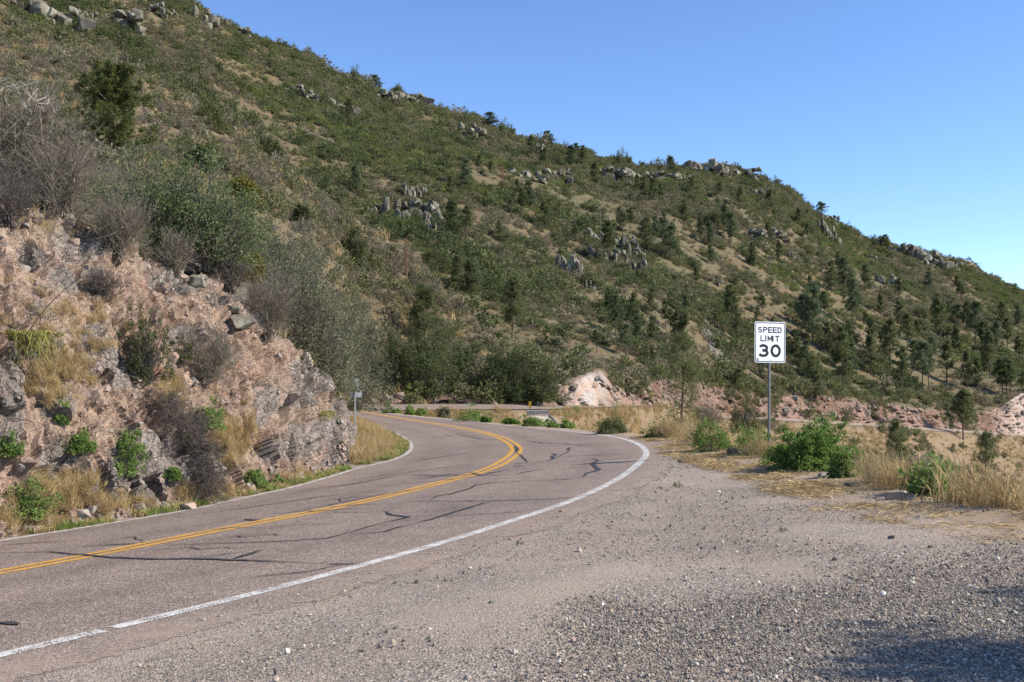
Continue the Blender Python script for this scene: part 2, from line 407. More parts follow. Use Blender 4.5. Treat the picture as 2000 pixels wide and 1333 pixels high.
def box(x0, x1, y0, y1, z0, z1):
    V = np.array([(x, y, z) for z in (z0, z1) for y in (y0, y1) for x in (x0, x1)], float)
    F = np.array([(0, 2, 3, 1), (4, 5, 7, 6), (0, 1, 5, 4), (2, 6, 7, 3), (0, 4, 6, 2), (1, 3, 7, 5)]); return V, F

# geometry-nodes scatter (for stuff only)
def scatter(name, protos, pts, sc, rot, idx, label, cat):
    c = bpy.data.collections.new(name + '_kinds')
    for i, me in enumerate(protos):
        o = bpy.data.objects.new('%s_%02d' % (name, i), me); c.objects.link(o)
    n = len(pts); me = bpy.data.meshes.new(name); me.vertices.add(n); me.vertices.foreach_set('co', np.asarray(pts, np.float32).ravel())
    sc = np.asarray(sc, np.float32); sc = np.repeat(sc[:, None], 3, 1) if sc.ndim == 1 else sc
    a = me.attributes.new('sc', 'FLOAT_VECTOR', 'POINT'); a.data.foreach_set('vector', sc.ravel())
    a = me.attributes.new('rot', 'FLOAT_VECTOR', 'POINT'); a.data.foreach_set('vector', np.asarray(rot, np.float32).ravel())
    a = me.attributes.new('pick', 'INT', 'POINT'); a.data.foreach_set('value', np.asarray(idx, np.int32))
    o = link(name, me); tag(o, label, cat, kind='stuff')
    ng = bpy.data.node_groups.new(name, 'GeometryNodeTree')
    ng.interface.new_socket('Geometry', in_out='INPUT', socket_type='NodeSocketGeometry'); ng.interface.new_socket('Geometry', in_out='OUTPUT', socket_type='NodeSocketGeometry')
    N = ng.nodes; gi = N.new('NodeGroupInput'); go = N.new('NodeGroupOutput'); ip = N.new('GeometryNodeInstanceOnPoints'); ci = N.new('GeometryNodeCollectionInfo')
    ci.inputs['Collection'].default_value = c; ci.inputs['Separate Children'].default_value = True; ci.inputs['Reset Children'].default_value = True
    def na(nm, ty):
        x = N.new('GeometryNodeInputNamedAttribute'); x.data_type = ty; x.inputs['Name'].default_value = nm; return x.outputs['Attribute']
    ng.links.new(gi.outputs[0], ip.inputs['Points']); ng.links.new(ci.outputs[0], ip.inputs['Instance'])
    ip.inputs['Pick Instance'].default_value = True
    ng.links.new(na('pick', 'INT'), ip.inputs['Instance Index']); ng.links.new(na('rot', 'FLOAT_VECTOR'), ip.inputs['Rotation']); ng.links.new(na('sc', 'FLOAT_VECTOR'), ip.inputs['Scale'])
    ng.links.new(ip.outputs[0], go.inputs[0])
    md = o.modifiers.new('scatter', 'NODES'); md.node_group = ng
    return o
def rotz(n, tilt=0):
    r = np.zeros((n, 3)); r[:, 2] = rng.uniform(0, 6.283, n); r[:, :2] = rng.normal(size=(n, 2)) * tilt; return r

# ================================================================== SETTING
# ---- road lines traced in the photograph and laid on the shelf
def smooth_curve(Q, step=.4):
    """Catmull-Rom through 2D/3D points, resampled evenly"""
    Q = np.asarray(Q, float); E = np.vstack([2 * Q[0] - Q[1], Q, 2 * Q[-1] - Q[-2]]); out = []
    for i in range(1, len(E) - 2):
        p0, p1, p2, p3 = E[i - 1:i + 3]; t = np.linspace(0, 1, 16, endpoint=False)[:, None]
        d1 = np.linalg.norm(p1 - p0) ** .5 + 1e-6; d2 = np.linalg.norm(p2 - p1) ** .5 + 1e-6; d3 = np.linalg.norm(p3 - p2) ** .5 + 1e-6
        m1 = (p1 - p0) / d1 - (p2 - p0) / (d1 + d2) + (p2 - p1) / d2; m2 = (p2 - p1) / d2 - (p3 - p1) / (d2 + d3) + (p3 - p2) / d3
        m1 *= d2; m2 *= d2
        out.append((2 * t ** 3 - 3 * t ** 2 + 1) * p1 + (t ** 3 - 2 * t ** 2 + t) * m1 + (-2 * t ** 3 + 3 * t ** 2) * p2 + (t ** 3 - t ** 2) * m2)
    C = np.vstack(out + [Q[-1:]]); s = np.concatenate([[0], np.cumsum(np.linalg.norm(np.diff(C, axis=0), axis=1))])
    n = max(2, int(s[-1] / step)); u = np.linspace(0, s[-1], n)
    return np.stack([np.interp(u, s, C[:, k]) for k in range(C.shape[1])], -1)
outer_px = [(0, 1281), (215, 1229), (450, 1172), (700, 1107), (890, 1053), (1000, 1018), (1100, 985), (1200, 940), (1245, 908), (1262, 886), (1248, 869), (1205, 855), (1150, 847), (1100, 841.5), (1027, 835), (962, 828.5), (870, 819), (787, 811.5), (752, 807)]
inner_px = [(0, 1057), (170, 1030), (350, 1000), (500, 968), (560, 955), (640, 933), (700, 915), (760, 901), (792, 888), (804, 873), (793, 858), (765, 843), (730, 829), (693, 817.5)]
yel_px = [(0, 1118), (200, 1081), (350, 1051), (500, 1022), (640, 995), (755, 970), (870, 941), (939, 922), (986, 901), (1008, 881), (998, 866), (962, 850), (905, 837), (824, 824), (760, 813.5), (693, 801)]
def onGx(pts): return onGl(pts)[:, :2]
O = onGx(outer_px); I = onGx(inner_px); Y = onGx(yel_px)
def back(Q, L=16):      # carry the line on behind the camera
    d = Q[0] - Q[1]; d /= np.linalg.norm(d); return np.vstack([Q[0] + d * L, Q[0] + d * L * .5, Q])
# the bend where the road doubles back along the far side of the gully
k2x = [700, 745, 800, 900, 1000, 1100, 1200, 1300, 1350, 1400, 1500, 1600, 1700, 1760, 1880, 2000, 2400]
k2y = [804, 804, 803, 801, 801, 800, 796, 793.5, 806, 818, 821, 827, 834, 838, 845.5, 854, 885]
k2D = [80, 79, 80, 82, 84, 89, 98, 113, 130, 148, 158, 170, 183, 190, 208, 228, 290]
k3y = [790.5, 790.5, 790.5, 790.5, 791, 794.3, 793.8, 792.2, 803, 812.5, 816, 821.5, 828.5, 832.5, 840, 848.5, 879]
k3D = [92, 91, 90, 90.5, 92.5, 97.5, 106, 121, 138, 156, 166, 178, 191, 198, 216, 236, 298]
F2 = lambda x: P(x, np.interp(x, k2x, k2y), np.interp(x, k2x, k2D))
F3 = lambda x: P(x, np.interp(x, k2x, k3y), np.interp(x, k2x, k3D))
Oc = smooth_curve(np.vstack([back(O), F2(np.array([746.]))[:, :2] + [[-.2, -.4]]]), .35)
Ic = smooth_curve(np.vstack([back(I), [(-13.2, 68), (-16.5, 77), (-17.8, 85), (-16.5, 90)], F3(np.array([705.]))[:, :2]]), .35)
Yc = smooth_curve(np.vstack([back(Y), [(-13.6, 84.5)], P(np.array([709., 778., 905.]), np.array([797.6, 795.8, 795.2]), np.array([86.5, 86.3, 87.5]))[:, :2]]), .3)
def resamp(C, n):
    s = np.concatenate([[0], np.cumsum(np.linalg.norm(np.diff(C, axis=0), axis=1))]); u = np.linspace(0, s[-1], n)
    return np.stack([np.interp(u, s, C[:, k]) for k in range(2)], -1)
def normals2(C):
    T = np.gradient(C, axis=0); T /= np.linalg.norm(T, axis=1, keepdims=True) + 1e-9; return np.stack([T[:, 1], -T[:, 0]], -1)   # right-hand normal
def pdist(X, C):
    """distance from points X (n,2) to polyline C and signed side (right positive)"""
    best = np.full(len(X), 1e9); side = np.zeros(len(X)); arc = np.zeros(len(X)); s0 = 0
    for a, b in zip(C[:-1], C[1:]):
        ab = b - a; L2 = ab @ ab + 1e-12; t = np.clip(((X - a) @ ab) / L2, 0, 1); q = a + t[:, None] * ab; d = np.linalg.norm(X - q, axis=1)
        m = d < best; best = np.where(m, d, best); cr = (X[:, 0] - a[0]) * ab[1] - (X[:, 1] - a[1]) * ab[0]
        side = np.where(m, np.sign(cr), side); arc = np.where(m, s0 + t * math.sqrt(L2), arc); s0 += math.sqrt(L2)
    return best, side, arc

# ---- shelf polygon and ground sheet
edge_px = [(2000, 1000), (1850, 985), (1740, 958), (1650, 932), (1540, 905), (1440, 884), (1360, 868), (1290, 852), (1230, 846), (1150, 840.5), (1100, 836.5), (1027, 830.5), (962, 825), (870, 816.5), (787, 809.5)]
E = onGx(edge_px)
shelf = np.vstack([[(-60, -25), (7.5, -25), (6.6, 0), (6.3, 6)], E, [(-9.0, 80), (-9.5, 84), (-12, 100), (-60, 100)]])
def inpoly(X, Q):
    c = np.zeros(len(X), bool); j = len(Q) - 1
    for i in range(len(Q)):
        a, b = Q[i], Q[j]; m = ((a[1] > X[:, 1]) != (b[1] > X[:, 1])) & (X[:, 0] < (b[0] - a[0]) * (X[:, 1] - a[1]) / (b[1] - a[1] + 1e-12) + a[0]); c ^= m; j = i
    return c
edgeline = shelf[1:-2]
gx = np.concatenate([np.arange(-60, -14, 1.5), np.arange(-14, 16, .22), np.arange(16, 70, 1.5)])
gy = np.concatenate([np.arange(-24, 3, 1.5), np.arange(3, 36, .22), np.arange(36, 100, .6)])
XX, YY = np.meshgrid(gx, gy); X2 = np.stack([XX.ravel(), YY.ravel()], -1)
ins = inpoly(X2, shelf); de, _, _ = pdist(X2, edgeline); sd = np.where(ins, -de, de)
P3 = np.stack([X2[:, 0], X2[:, 1], X2[:, 0] * 0], -1)
nz = fbm(P3 / 1.8, 4, 3)
Z = G(X2[:, 0], X2[:, 1]) - .004
dOut, sO, _ = pdist(X2, Oc); dIn, sI, _ = pdist(X2, Ic)
offroad = np.where(sO > 0, dOut, 0) + np.where(sI < 0, dIn, 0)
Z += nz * .045 * sstep(.8, 2.5, offroad)
drop = np.maximum(sd - .2 + nz * .25, 0); Z -= np.where(sd > -.3, .85 * drop ** 1.05 / (1 + drop * .012), 0); Z = np.maximum(Z, -24 + nz)
farm = sstep(60, 70, X2[:, 1]) * (sd > 0); Z -= farm * 1.0
edg = sstep(-1.8, .4, sd + nz * .7) + .8 * sstep(.3, 1.2, np.where(sI < 0, dIn, 0))
nx, ny = len(gx), len(gy); id_ = np.arange(nx * ny).reshape(ny, nx)
Fg = np.stack([id_[:-1, :-1], id_[:-1, 1:], id_[1:, 1:], id_[1:, :-1]], -1).reshape(-1, 4)
Vg = np.stack([X2[:, 0], X2[:, 1], Z], -1)
ground = tag(link('ground', mesh('ground', Vg, Fg, M['gravel'], True, {'edge': np.clip(edg, 0, 1)})), 'brown grey gravel pull-out and verge around the road', 'ground', kind='structure')

# ---- asphalt strip (near road, bend and the far side of the gully in one sheet)
n1 = 520
Or = resamp(Oc, n1); Ir = resamp(Ic, n1)
# pair by arc but let widths follow: re-pair each outer point with the inner point nearest in fraction
No, Ni = normals2(Or), normals2(Ir)
wob = fbm(np.stack([Or[:, 0], Or[:, 1], Or[:, 0] * 0], -1) * 1.3, 4, 5)
wob2 = fbm(np.stack([Ir[:, 0], Ir[:, 1], Or[:, 0] * 0], -1) * 1.3, 4, 6)
so_ = sstep(48, 30, Or[:, 1]) if False else 1 - sstep(24, 40, Or[:, 1])
Oe = Or + No * (.25 + 1.0 * so_ + wob * .18 * (.3 + so_))[:, None]
Ie = Ir - Ni * (.22 + wob2 * .10)[:, None]
K = 16; tt = np.concatenate([[0, .06, .12], np.linspace(.18, 1, K - 3)])
Rv = Oe[:, None, :] * (1 - tt)[None, :, None] + Ie[:, None, :] * tt[None, :, None]
Rz = G(Rv[..., 0], Rv[..., 1])
Vr = np.concatenate([Rv, Rz[..., None]], -1).reshape(-1, 3)
ids = np.arange(n1 * K).reshape(n1, K)
Fr = np.stack([ids[:-1, :-1], ids[1:, :-1], ids[1:, 1:], ids[:-1, 1:]], -1).reshape(-1, 4)
do_, sdo, _ = pdist(Vr[:, :2], Oc); dy_, sy_, _ = pdist(Vr[:, :2], Yc)
dust = np.clip(np.where(sdo > 0, .25 + do_ * 1.2, .25 - do_ * 1.1), 0, 1)
fade = np.repeat(np.tile((np.arange(K) == 0) * 1.0 + (np.arange(K) == 1) * .35, n1), 1) * np.repeat(so_, K)
wheel = np.exp(-((dy_ - .85) / .28) ** 2) + np.exp(-((dy_ - 2.45) / .3) ** 2)
# far part of the road
xf = np.linspace(705, 2400, 260); A2, A3 = F2(xf), F3(xf); up = np.array([0, 0, .05])
tf = np.linspace(0, 1, 6); Vf = (A2[:, None] * (1 - tf)[None, :, None] + A3[:, None] * tf[None, :, None] + up).reshape(-1, 3)
idf = np.arange(260 * 6).reshape(260, 6) + len(Vr)
Ff = np.stack([idf[:-1, :-1], idf[1:, :-1], idf[1:, 1:], idf[:-1, 1:]], -1).reshape(-1, 4)
fd = np.repeat(.15 + .85 * sstep(1000, 1080, xf), 6)
road = tag(link('road', mesh('road', np.vstack([Vr, Vf]), np.vstack([Fr, Ff]), M['road'], True,
     {'dust': np.concatenate([dust, fd]), 'wheel': np.concatenate([np.clip(wheel, 0, 1), fd * 0]), 'fade': np.concatenate([fade, fd * 0])})), 'reddish grey chip-seal mountain road bending left', 'road', kind='structure')

def strip(name, C, wd, m, dz, zfun=None, w2=None):
    N = normals2(C); a = C - N * wd / 2; b = C + N * wd / 2
    zf = zfun or (lambda q: G(q[:, 0], q[:, 1]))
    V = np.stack([np.column_stack([a, zf(a) + dz]), np.column_stack([b, zf(b) + dz])], 1).reshape(-1, 3)
    i = np.arange(len(C) * 2).reshape(-1, 2); F = np.stack([i[:-1, 0], i[:-1, 1], i[1:, 1], i[1:, 0]], -1)
    return V, F
parts_w = []
# outer line with the small break in it
s = np.concatenate([[0], np.cumsum(np.linalg.norm(np.diff(Oc, axis=0), axis=1))])
gap = onGx([(207, 1231)])[0]; gi_ = np.argmin(np.linalg.norm(Oc - gap, axis=1))
O_f = resamp(Oc, int(s[-1] / .05)); dg = np.linalg.norm(O_f - gap, axis=1); gk = np.argmin(dg)
parts_w.append(strip('a', O_f[:gk], .165, None, .006)); parts_w.append(strip('a', O_f[gk + 1:], .165, None, .006))
parts_w.append(strip('b', resamp(Ic, 700), .125, None, .006))
for F_, t_ in ((F2, .04), (F3, .97)):
    xq = np.linspace(748, 1150, 80); A = F2(xq) * (1 - t_) + F3(xq) * t_
    N = normals2(A[:, :2]); V = np.stack([A + np.column_stack([N, N[:, 0] * 0]) * .09, A - np.column_stack([N, N[:, 0] * 0]) * .09], 1).reshape(-1, 3) + [0, 0, .06]
    i = np.arange(160).reshape(-1, 2); parts_w.append((V, np.stack([i[:-1, 0], i[:-1, 1], i[1:, 1], i[1:, 0]], -1)))
tag(link('white_edge_line', mesh('white_edge_line', *join(parts_w), M['white_paint'])), 'worn white painted edge lines', 'road marking', kind='structure')
Yf = resamp(Yc, 900); Ny = normals2(Yf)
tag(link('yellow_centre_line', mesh('yellow_centre_line', *join([strip('y', Yf + Ny * .12, .14, None, .006), strip('y', Yf - Ny * .12, .14, None, .006)]), M['yellow_paint'])), 'double yellow painted centre line', 'road marking', kind='structure')
# sealed cracks
cracks = [
 ([(640, 1102), (700, 1103)], 2), ([(375, 1092), (430, 1085), (470, 1079)], 1.5), ([(680, 1041), (748, 1022)], 1.6), ([(640, 992), (762, 983)], 1.2), ([(690, 1046), (748, 1040), (801, 1025)], 2.2), ([(962, 979), (1084, 976), (1170, 966)], 1.1),
 ([(1078, 939), (1123, 935)], 1), ([(1091, 916), (1130, 914), (1160, 911)], 1), ([(1031, 905), (1069, 902)], 1.1), ([(916, 923), (940, 930), (1006, 928)], 1.1), ([(1084, 896), (1100, 888), (1113, 881)], 1.3), ([(1009, 885), (1020, 893), (1031, 905)], 1.2), ([(560, 1003), (700, 976), (800, 958), (860, 950)], 1.1),
 ([(1169, 900), (1200, 897), (1256, 893)], .9), ([(1020, 860), (1060, 866), (1110, 868), (1150, 872)], .9), ([(860, 1010), (960, 1004), (1040, 1000)], 1.0), ([(470, 1130), (600, 1118), (700, 1098)], 1.2), ([(880, 846), (940, 858), (1000, 860)], .8), ([(560, 960), (680, 948), (800, 925)], .9),
 ([(0, 1081), (95, 1079), (120, 1081), (150, 1084), (215, 1090), (300, 1093), (375, 1092), (460, 1095), (560, 1099), (640, 1102)], 3.6),
 ([(455, 1093), (480, 1085), (515, 1075)], 4), ([(155, 1069), (220, 1065), (290, 1061)], 2.8), ([(478, 1015), (490, 1017), (507, 1017)], 6),
 ([(330, 1066), (470, 1061), (560, 1058), (640, 1052), (680, 1041), (720, 1042)], 2.2), ([(0, 1217), (20, 1219), (35, 1222)], 7),
 ([(801, 1025), (822, 1021), (840, 1016), (870, 1007), (893, 999), (916, 993), (944, 984), (969, 979)], 3.4),
 ([(748, 999), (756, 1000), (764, 1007), (799, 1011), (771, 1017), (748, 1022)], 3.4),
 ([(838, 978), (854, 970), (880, 966), (912, 957), (930, 948), (967, 943), (1013, 941), (1078, 939)], 2.4),
 ([(762, 983), (824, 979), (870, 980), (962, 979), (1032, 978)], 1.3), ([(640, 1002), (720, 1001)], 1.5),
 ([(640, 977), (700, 972), (760, 966)], 1.0), ([(801, 939), (833, 935), (870, 928), (916, 923)], 1.7),
 ([(940, 930), (962, 924), (997, 918)], 2.0), ([(1002, 908), (1012, 906), (1031, 905)], 1.8), ([(1004, 913), (1020, 909)], 1.8),
 ([(1069, 902), (1078, 898), (1084, 896), (1077, 893), (1088, 889), (1077, 886)], 3.2), ([(1084, 896), (1118, 891.6), (1187, 889), (1250, 888)], .8),
 ([(1123, 935), (1141, 932), (1146, 925), (1169, 919), (1164, 912), (1157, 906), (1169, 900), (1155, 896)], 3.6),
 ([(1113, 881), (1110, 877), (1116, 874)], 3), ([(1100, 867), (1110, 865)], 1.2), ([(1127, 870), (1150, 872)], 1.1),
 ([(1006, 928), (1021, 924), (1049, 919), (1091, 916)], 1.6), ([(985, 978), (1038, 977), (1084, 976)], 1.0), ([(1060, 939), (1118, 936.6)], .8),
 ([(1006, 871), (1010, 878), (1009, 885)], 4), ([(660, 941), (760, 928), (870, 914), (930, 908)], .8), ([(790, 905), (860, 893), (950, 880)], .6),
 ([(868, 849), (880, 852)], 1), ([(740, 952), (850, 940), (950, 930)], .7), ([(0, 1066), (60, 1062), (130, 1057)], 1.0), ([(400, 1005), (500, 990), (600, 975)], .9),
 ([(640, 953), (700, 944)], .9), ([(540, 985), (620, 972), (700, 963)], .7)]
rc = np.random.default_rng(55)
for _ in range(26):
    i = rc.integers(60, 620); c0 = Yf[min(i, len(Yf) - 1)]; nn_ = Ny[i]; tt_ = np.array([nn_[1], -nn_[0]]); a_ = rc.uniform(-3.0, 1.5); b_ = a_ + rc.uniform(.8, 3.4); b_ = min(b_, 3.0)
    sk_ = rc.uniform(-.5, .5); Q_ = [tuple(c0 + nn_ * u + tt_ * (sk_ * u + rc.normal() * .10)) for u in np.linspace(a_, b_, 7)]
    cracks.append((Q_, -rc.uniform(.007, .014)))
pc = []
for ci_, (pts, wpx) in enumerate(cracks):
    Q = onGx(pts) if wpx > 0 else np.array(pts)
    L = np.linalg.norm(np.diff(Q, axis=0), axis=1).sum(); C = resamp(Q, max(6, int(L / .05)))
    nn = normals2(C); C = C + nn * (fbm(np.column_stack([C, C[:, 0] * 0]) * 5, 3, 9 + ci_) * .035)[:, None]
    wm = max(wpx * .0078, .013) * np.interp(Q[:, 1].mean(), [8, 14, 25], [1, 1.25, 1.9]) if wpx > 0 else -wpx * np.interp(Q[:, 1].mean(), [8, 25], [1, 1.6]); ww = wm * (1 + .45 * fbm(np.column_stack([C, C[:, 0] * 0]) * 9, 2, 31)) ; ww *= np.interp(np.linspace(0, 1, len(ww)), [0, .3, .7, 1], [.15, 1, 1, .15])
    n_ = normals2(C); a = C - n_ * ww[:, None]; b = C + n_ * ww[:, None]
    V = np.stack([np.column_stack([a, G(a[:, 0], a[:, 1]) + .010]), np.column_stack([b, G(b[:, 0], b[:, 1]) + .010])], 1).reshape(-1, 3)
    i = np.arange(len(C) * 2).reshape(-1, 2); pc.append((V, np.stack([i[:-1, 0], i[:-1, 1], i[1:, 1], i[1:, 0]], -1)))
tag(link('road_crack_seal', mesh('road_crack_seal', *join(pc), M['tar'])), 'black tar seal over cracks in the road', 'crack seal', kind='structure')

# ---- main hill with its road cuts, the far bank of the gully and the valley side below
xs = np.arange(-420, 2420, 5.0)
k4x = [-400, 600, 700, 760, 800, 880, 915, 960, 1000, 1060, 1095, 1125, 1150, 1172, 1190, 1203, 1230, 1260, 1300, 1350, 1400, 1450, 1500, 1560, 1600, 1650, 1700, 1730, 1770, 1850, 1900, 1950, 1985, 2010, 2100, 2400]
k4y = [760, 760, 768, 766, 766, 762, 755, 768, 772, 772, 764, 748, 736, 732, 750, 766, 766, 752, 745, 752, 757, 776, 784, 772, 774, 780, 800, 790, 796, 808, 812, 800, 775, 758, 780, 800]
cx_ = [-400, 0, 200, 300, 370, 440, 490, 520, 600, 640, 700, 760, 800, 860, 920, 1000, 1040, 1100, 1160, 1200, 1260, 1320, 1380, 1440, 1500, 1550, 1600, 1660, 1690, 1760, 1830, 1900, 1960, 2000, 2100, 2400]
cy_ = [-330, -170, -80, -40, 2, 48, 66, 80, 110, 134, 160, 180, 194, 218, 230, 262, 272, 292, 308, 318, 326, 333, 326, 332, 352, 380, 416, 456, 474, 486, 496, 520, 550, 572, 620, 700]
y2, D2 = np.interp(xs, k2x, k2y), np.interp(xs, k2x, k2D); y3, D3 = np.interp(xs, k2x, k3y), np.interp(xs, k2x, k3D)
p2, p3 = P(xs, y2, D2) + [0, 0, -.02], P(xs, y3, D3) + [0, 0, -.02]
y4 = np.interp(xs, k4x, k4y); hpx = y3 - y4; D4 = D3 + 1 + np.maximum(hpx, 5) * D3 / FPX * .75; p4 = P(xs, y4, D4)
D7 = np.interp(xs, [-400, 0, 370, 700, 1000, 1400, 1700, 2000, 2400], [300, 300, 320, 360, 400, 430, 450, 480, 520]); jag = fbm(np.stack([xs / 26, xs * 0, xs * 0], -1), 4, 401) * 17; p7 = P(xs, np.interp(xs, cx_, cy_) + jag, D7)
gapw = np.interp(xs, [700, 745, 800, 900, 1000, 1300, 1500, 2400], [1, 2, 8, 18, 25, 30, 40, 40])
down = np.interp(xs, [700, 745, 800, 900, 1300, 1500, 2400], [1.5, 1.5, 3, 5, 6, 9, 9]); run = np.interp(xs, [700, 745, 800, 900, 1300, 1500, 2400], [2, 2, 5, 8, 9, 25, 27])
def toward(p, run, dz): q = p.copy(); f = (p[:, 1] - run) / p[:, 1]; q[:, 0] *= f; q[:, 1] *= f; q[:, 2] += dz; return q
p1 = toward(p2, run, -down); p0 = toward(p1, gapw * .6, -down * .5)
p8 = toward(p7, -80, -25)
rows, wts, cutw, sandw = [], [], [], []
def seg(a, b, n, w0, w1, cu, sa, last=False):
    for t in np.linspace(0, 1, n, endpoint=last):
        rows.append(a * (1 - t) + b * t); wts.append(w0 * (1 - t) + w1 * t); cutw.append(cu(t)); sandw.append(sa(t))
seg(p0, p1, 6, .2, .1, lambda t: 0, lambda t: 1); seg(p1, p2, 16, .3, 0, lambda t: 0, lambda t: 1)
seg(p2, p3, 3, 0, 0, lambda t: .3, lambda t: .5); seg(p3, p4, 34, 0, .12, lambda t: 1, lambda t: 0)
# curved line from cut top to crest
nH = 170
kern = np.exp(-.5 * (np.arange(-40, 41) / 14.) ** 2); kern /= kern.sum()
def smo(p): return np.stack([np.convolve(np.pad(p[:, k], 40, mode='reflect', reflect_type='odd'), kern, 'valid') for k in range(3)], -1)
p4s = smo(p4); p7s = smo(p7)
for i, t in enumerate(np.linspace(0, 1, nH, endpoint=False)):
    q = p4s * (1 - t) + p7s * t + (p4 - p4s) * max(0, 1 - t / .06) + (p7 - p7s) * max(0, 1 - (1 - t) / .06); q[:, 2] += -6 * np.sin(np.pi * t) * (1 - t)
    rows.append(q); wts.append(.12 + .88 * sstep(0, .12, t) - .75 * sstep(.8, 1, t)); cutw.append(1 - sstep(0, .012, t)); sandw.append(0)
seg(p7, p8, 8, .25, .3, lambda t: 0, lambda t: 0, True)
Rw = np.array(rows); nr, nc = Rw.shape[:2]; WT = np.array(wts)[:, None]
PP = Rw.copy()
big = fbm(np.stack([PP[..., 0] / 55, PP[..., 1] / 55, PP[..., 0] * 0], -1), 4, 41)
med = fbm(np.stack([PP[..., 0] / 9, PP[..., 1] / 9, PP[..., 2] / 9], -1), 4, 51)
Rw[..., 2] += WT * (4.2 * big + 1.0 * med)
cutm = np.array(cutw)[:, None] * np.ones((1, nc))
fc = fbm(PP / 1.6, 5, 61); v1, v2, off, hh = voro(PP * np.array([1, 1, .7]) / 1.5 + fbm(PP / 1.0, 3, 66)[..., None] * .4, 71)
blk = (hh[..., 0] - .5) * .9 + (off * (hh - .5) * 1.6).sum(-1)
Rw[..., 1] += cutm * (blk * .9 + fc * 1.2 + 1.2 * fbm(PP / 6, 3, 67)) * sstep(0, 1, cutm)
px_of = np.broadcast_to(xs[None, :], cutm.shape)
sandm = np.array(sandw)[:, None] * np.ones((1, nc))
Rw[..., 2] += sandm * fc * .12
pale = np.exp(-((px_of - 1150) / 42) ** 2) * cutm + np.exp(-((px_of - 1990) / 28) ** 2) * cutm * .8
cut_a = np.clip(cutm, 0, 1)
idm = np.arange(nr * nc).reshape(nr, nc); Fm = np.stack([idm[:-1, :-1], idm[:-1, 1:], idm[1:, 1:], idm[1:, :-1]], -1).reshape(-1, 4)
Vm = Rw.reshape(-1, 3)
hill = tag(link('hill', mesh('hill', Vm, Fm, M['terrain'], True, {'cut': cut_a, 'sand': sandm, 'pale': np.clip(pale, 0, 1)})), 'scrub covered mountain slope with pink road cut along its foot', 'hill', kind='structure')
# ground sheet out to the horizon, far below
V0, F0 = box(-3000, 3000, -3000, 3000, -60, -40)
tag(link('valley_floor', mesh('valley_floor', V0[:4] + [0, 0, 14], np.array([[0, 1, 3, 2]]), M['terrain'], attrs={'cut': [0] * 4, 'sand': [.4] * 4, 'pale': [0] * 4})), 'dry valley floor far below the road', 'ground', kind='structure')

# ---- near spur on the left
ctx = [-400, 0, 100, 160, 200, 330, 450, 560, 620, 650, 665, 690, 700, 760, 800, 900, 1000, 1060]
cty = [380, 405, 430, 450, 480, 530, 580, 690, 740, 770, 785, 775, 772, 768, 766, 764, 770, 775]
ctD = [17, 19, 20, 21, 21.6, 23, 25.5, 28, 31, 34, 40, 70, 92, 92, 92, 93.5, 95, 98]
bmx = [-400, 0, 200, 300, 400, 500, 600, 660, 700, 800, 900, 1000, 1060]; bmy = [300, 300, 300, 345, 400, 470, 545, 600, 640, 690, 700, 745, 770]; bmD = [80, 80, 80, 74, 70, 68, 70, 80, 98, 100, 102, 100.5, 99]
bcx = [-400, 0, 150, 250, 385, 505, 600, 715, 800, 900, 960, 1000, 1060]; bcy = [-40, 40, 90, 130, 205, 275, 368, 440, 500, 600, 655, 705, 765]; bcD = [150, 150, 150, 145, 140, 135, 130, 128, 125, 118, 112, 107, 100]
xb = np.arange(-400, 1060, 4.0)
q1 = P(xb, np.interp(xb, ctx, cty), np.interp(xb, ctx, ctD)); q2 = P(xb, np.interp(xb, bmx, bmy), np.interp(xb, bmx, bmD)); q3 = P(xb, np.interp(xb, bcx, bcy), np.interp(xb, bcx, bcD))
q0 = toward(q1, -0.0, 0); q0[:, 2] -= 3.0; q0 = q0.copy(); q0[:, :2] += np.array([.2, -.1]); q4 = toward(q3, -28, -14)
rw = [q0]; wt = [0]
for t in np.linspace(0, 1, 90, endpoint=False): rw.append(q1 * (1 - t) + q2 * t); wt.append(.06 + .5 * t)
for t in np.linspace(0, 1, 80, endpoint=False): rw.append(q2 * (1 - t) + q3 * t); wt.append(.56 - .36 * t)
for t in np.linspace(0, 1, 8): rw.append(q3 * (1 - t) + q4 * t); wt.append(.2)
Rb = np.array(rw); WB = np.array(wt)[:, None]
Rb[1:, :, 2] += (WB * (2.6 * fbm(np.stack([Rb[..., 0] / 22, Rb[..., 1] / 22, Rb[..., 0] * 0], -1), 4, 81)) + .22 * fbm(Rb / 1.7, 4, 83) * np.minimum(1, WB * 6))[1:]
nrb, ncb = Rb.shape[:2]; idb = np.arange(nrb * ncb).reshape(nrb, ncb); Fb = np.stack([idb[:-1, :-1], idb[:-1, 1:], idb[1:, 1:], idb[1:, :-1]], -1).reshape(-1, 4)
Vb = Rb.reshape(-1, 3); zz = np.zeros(len(Vb))
spur = tag(link('hill_spur', mesh('hill_spur', Vb, Fb, M['terrain'], True, {'cut': zz, 'sand': zz + .25, 'pale': zz})), 'near spur of the hill with brown soil above the cut bank', 'hill', kind='structure')

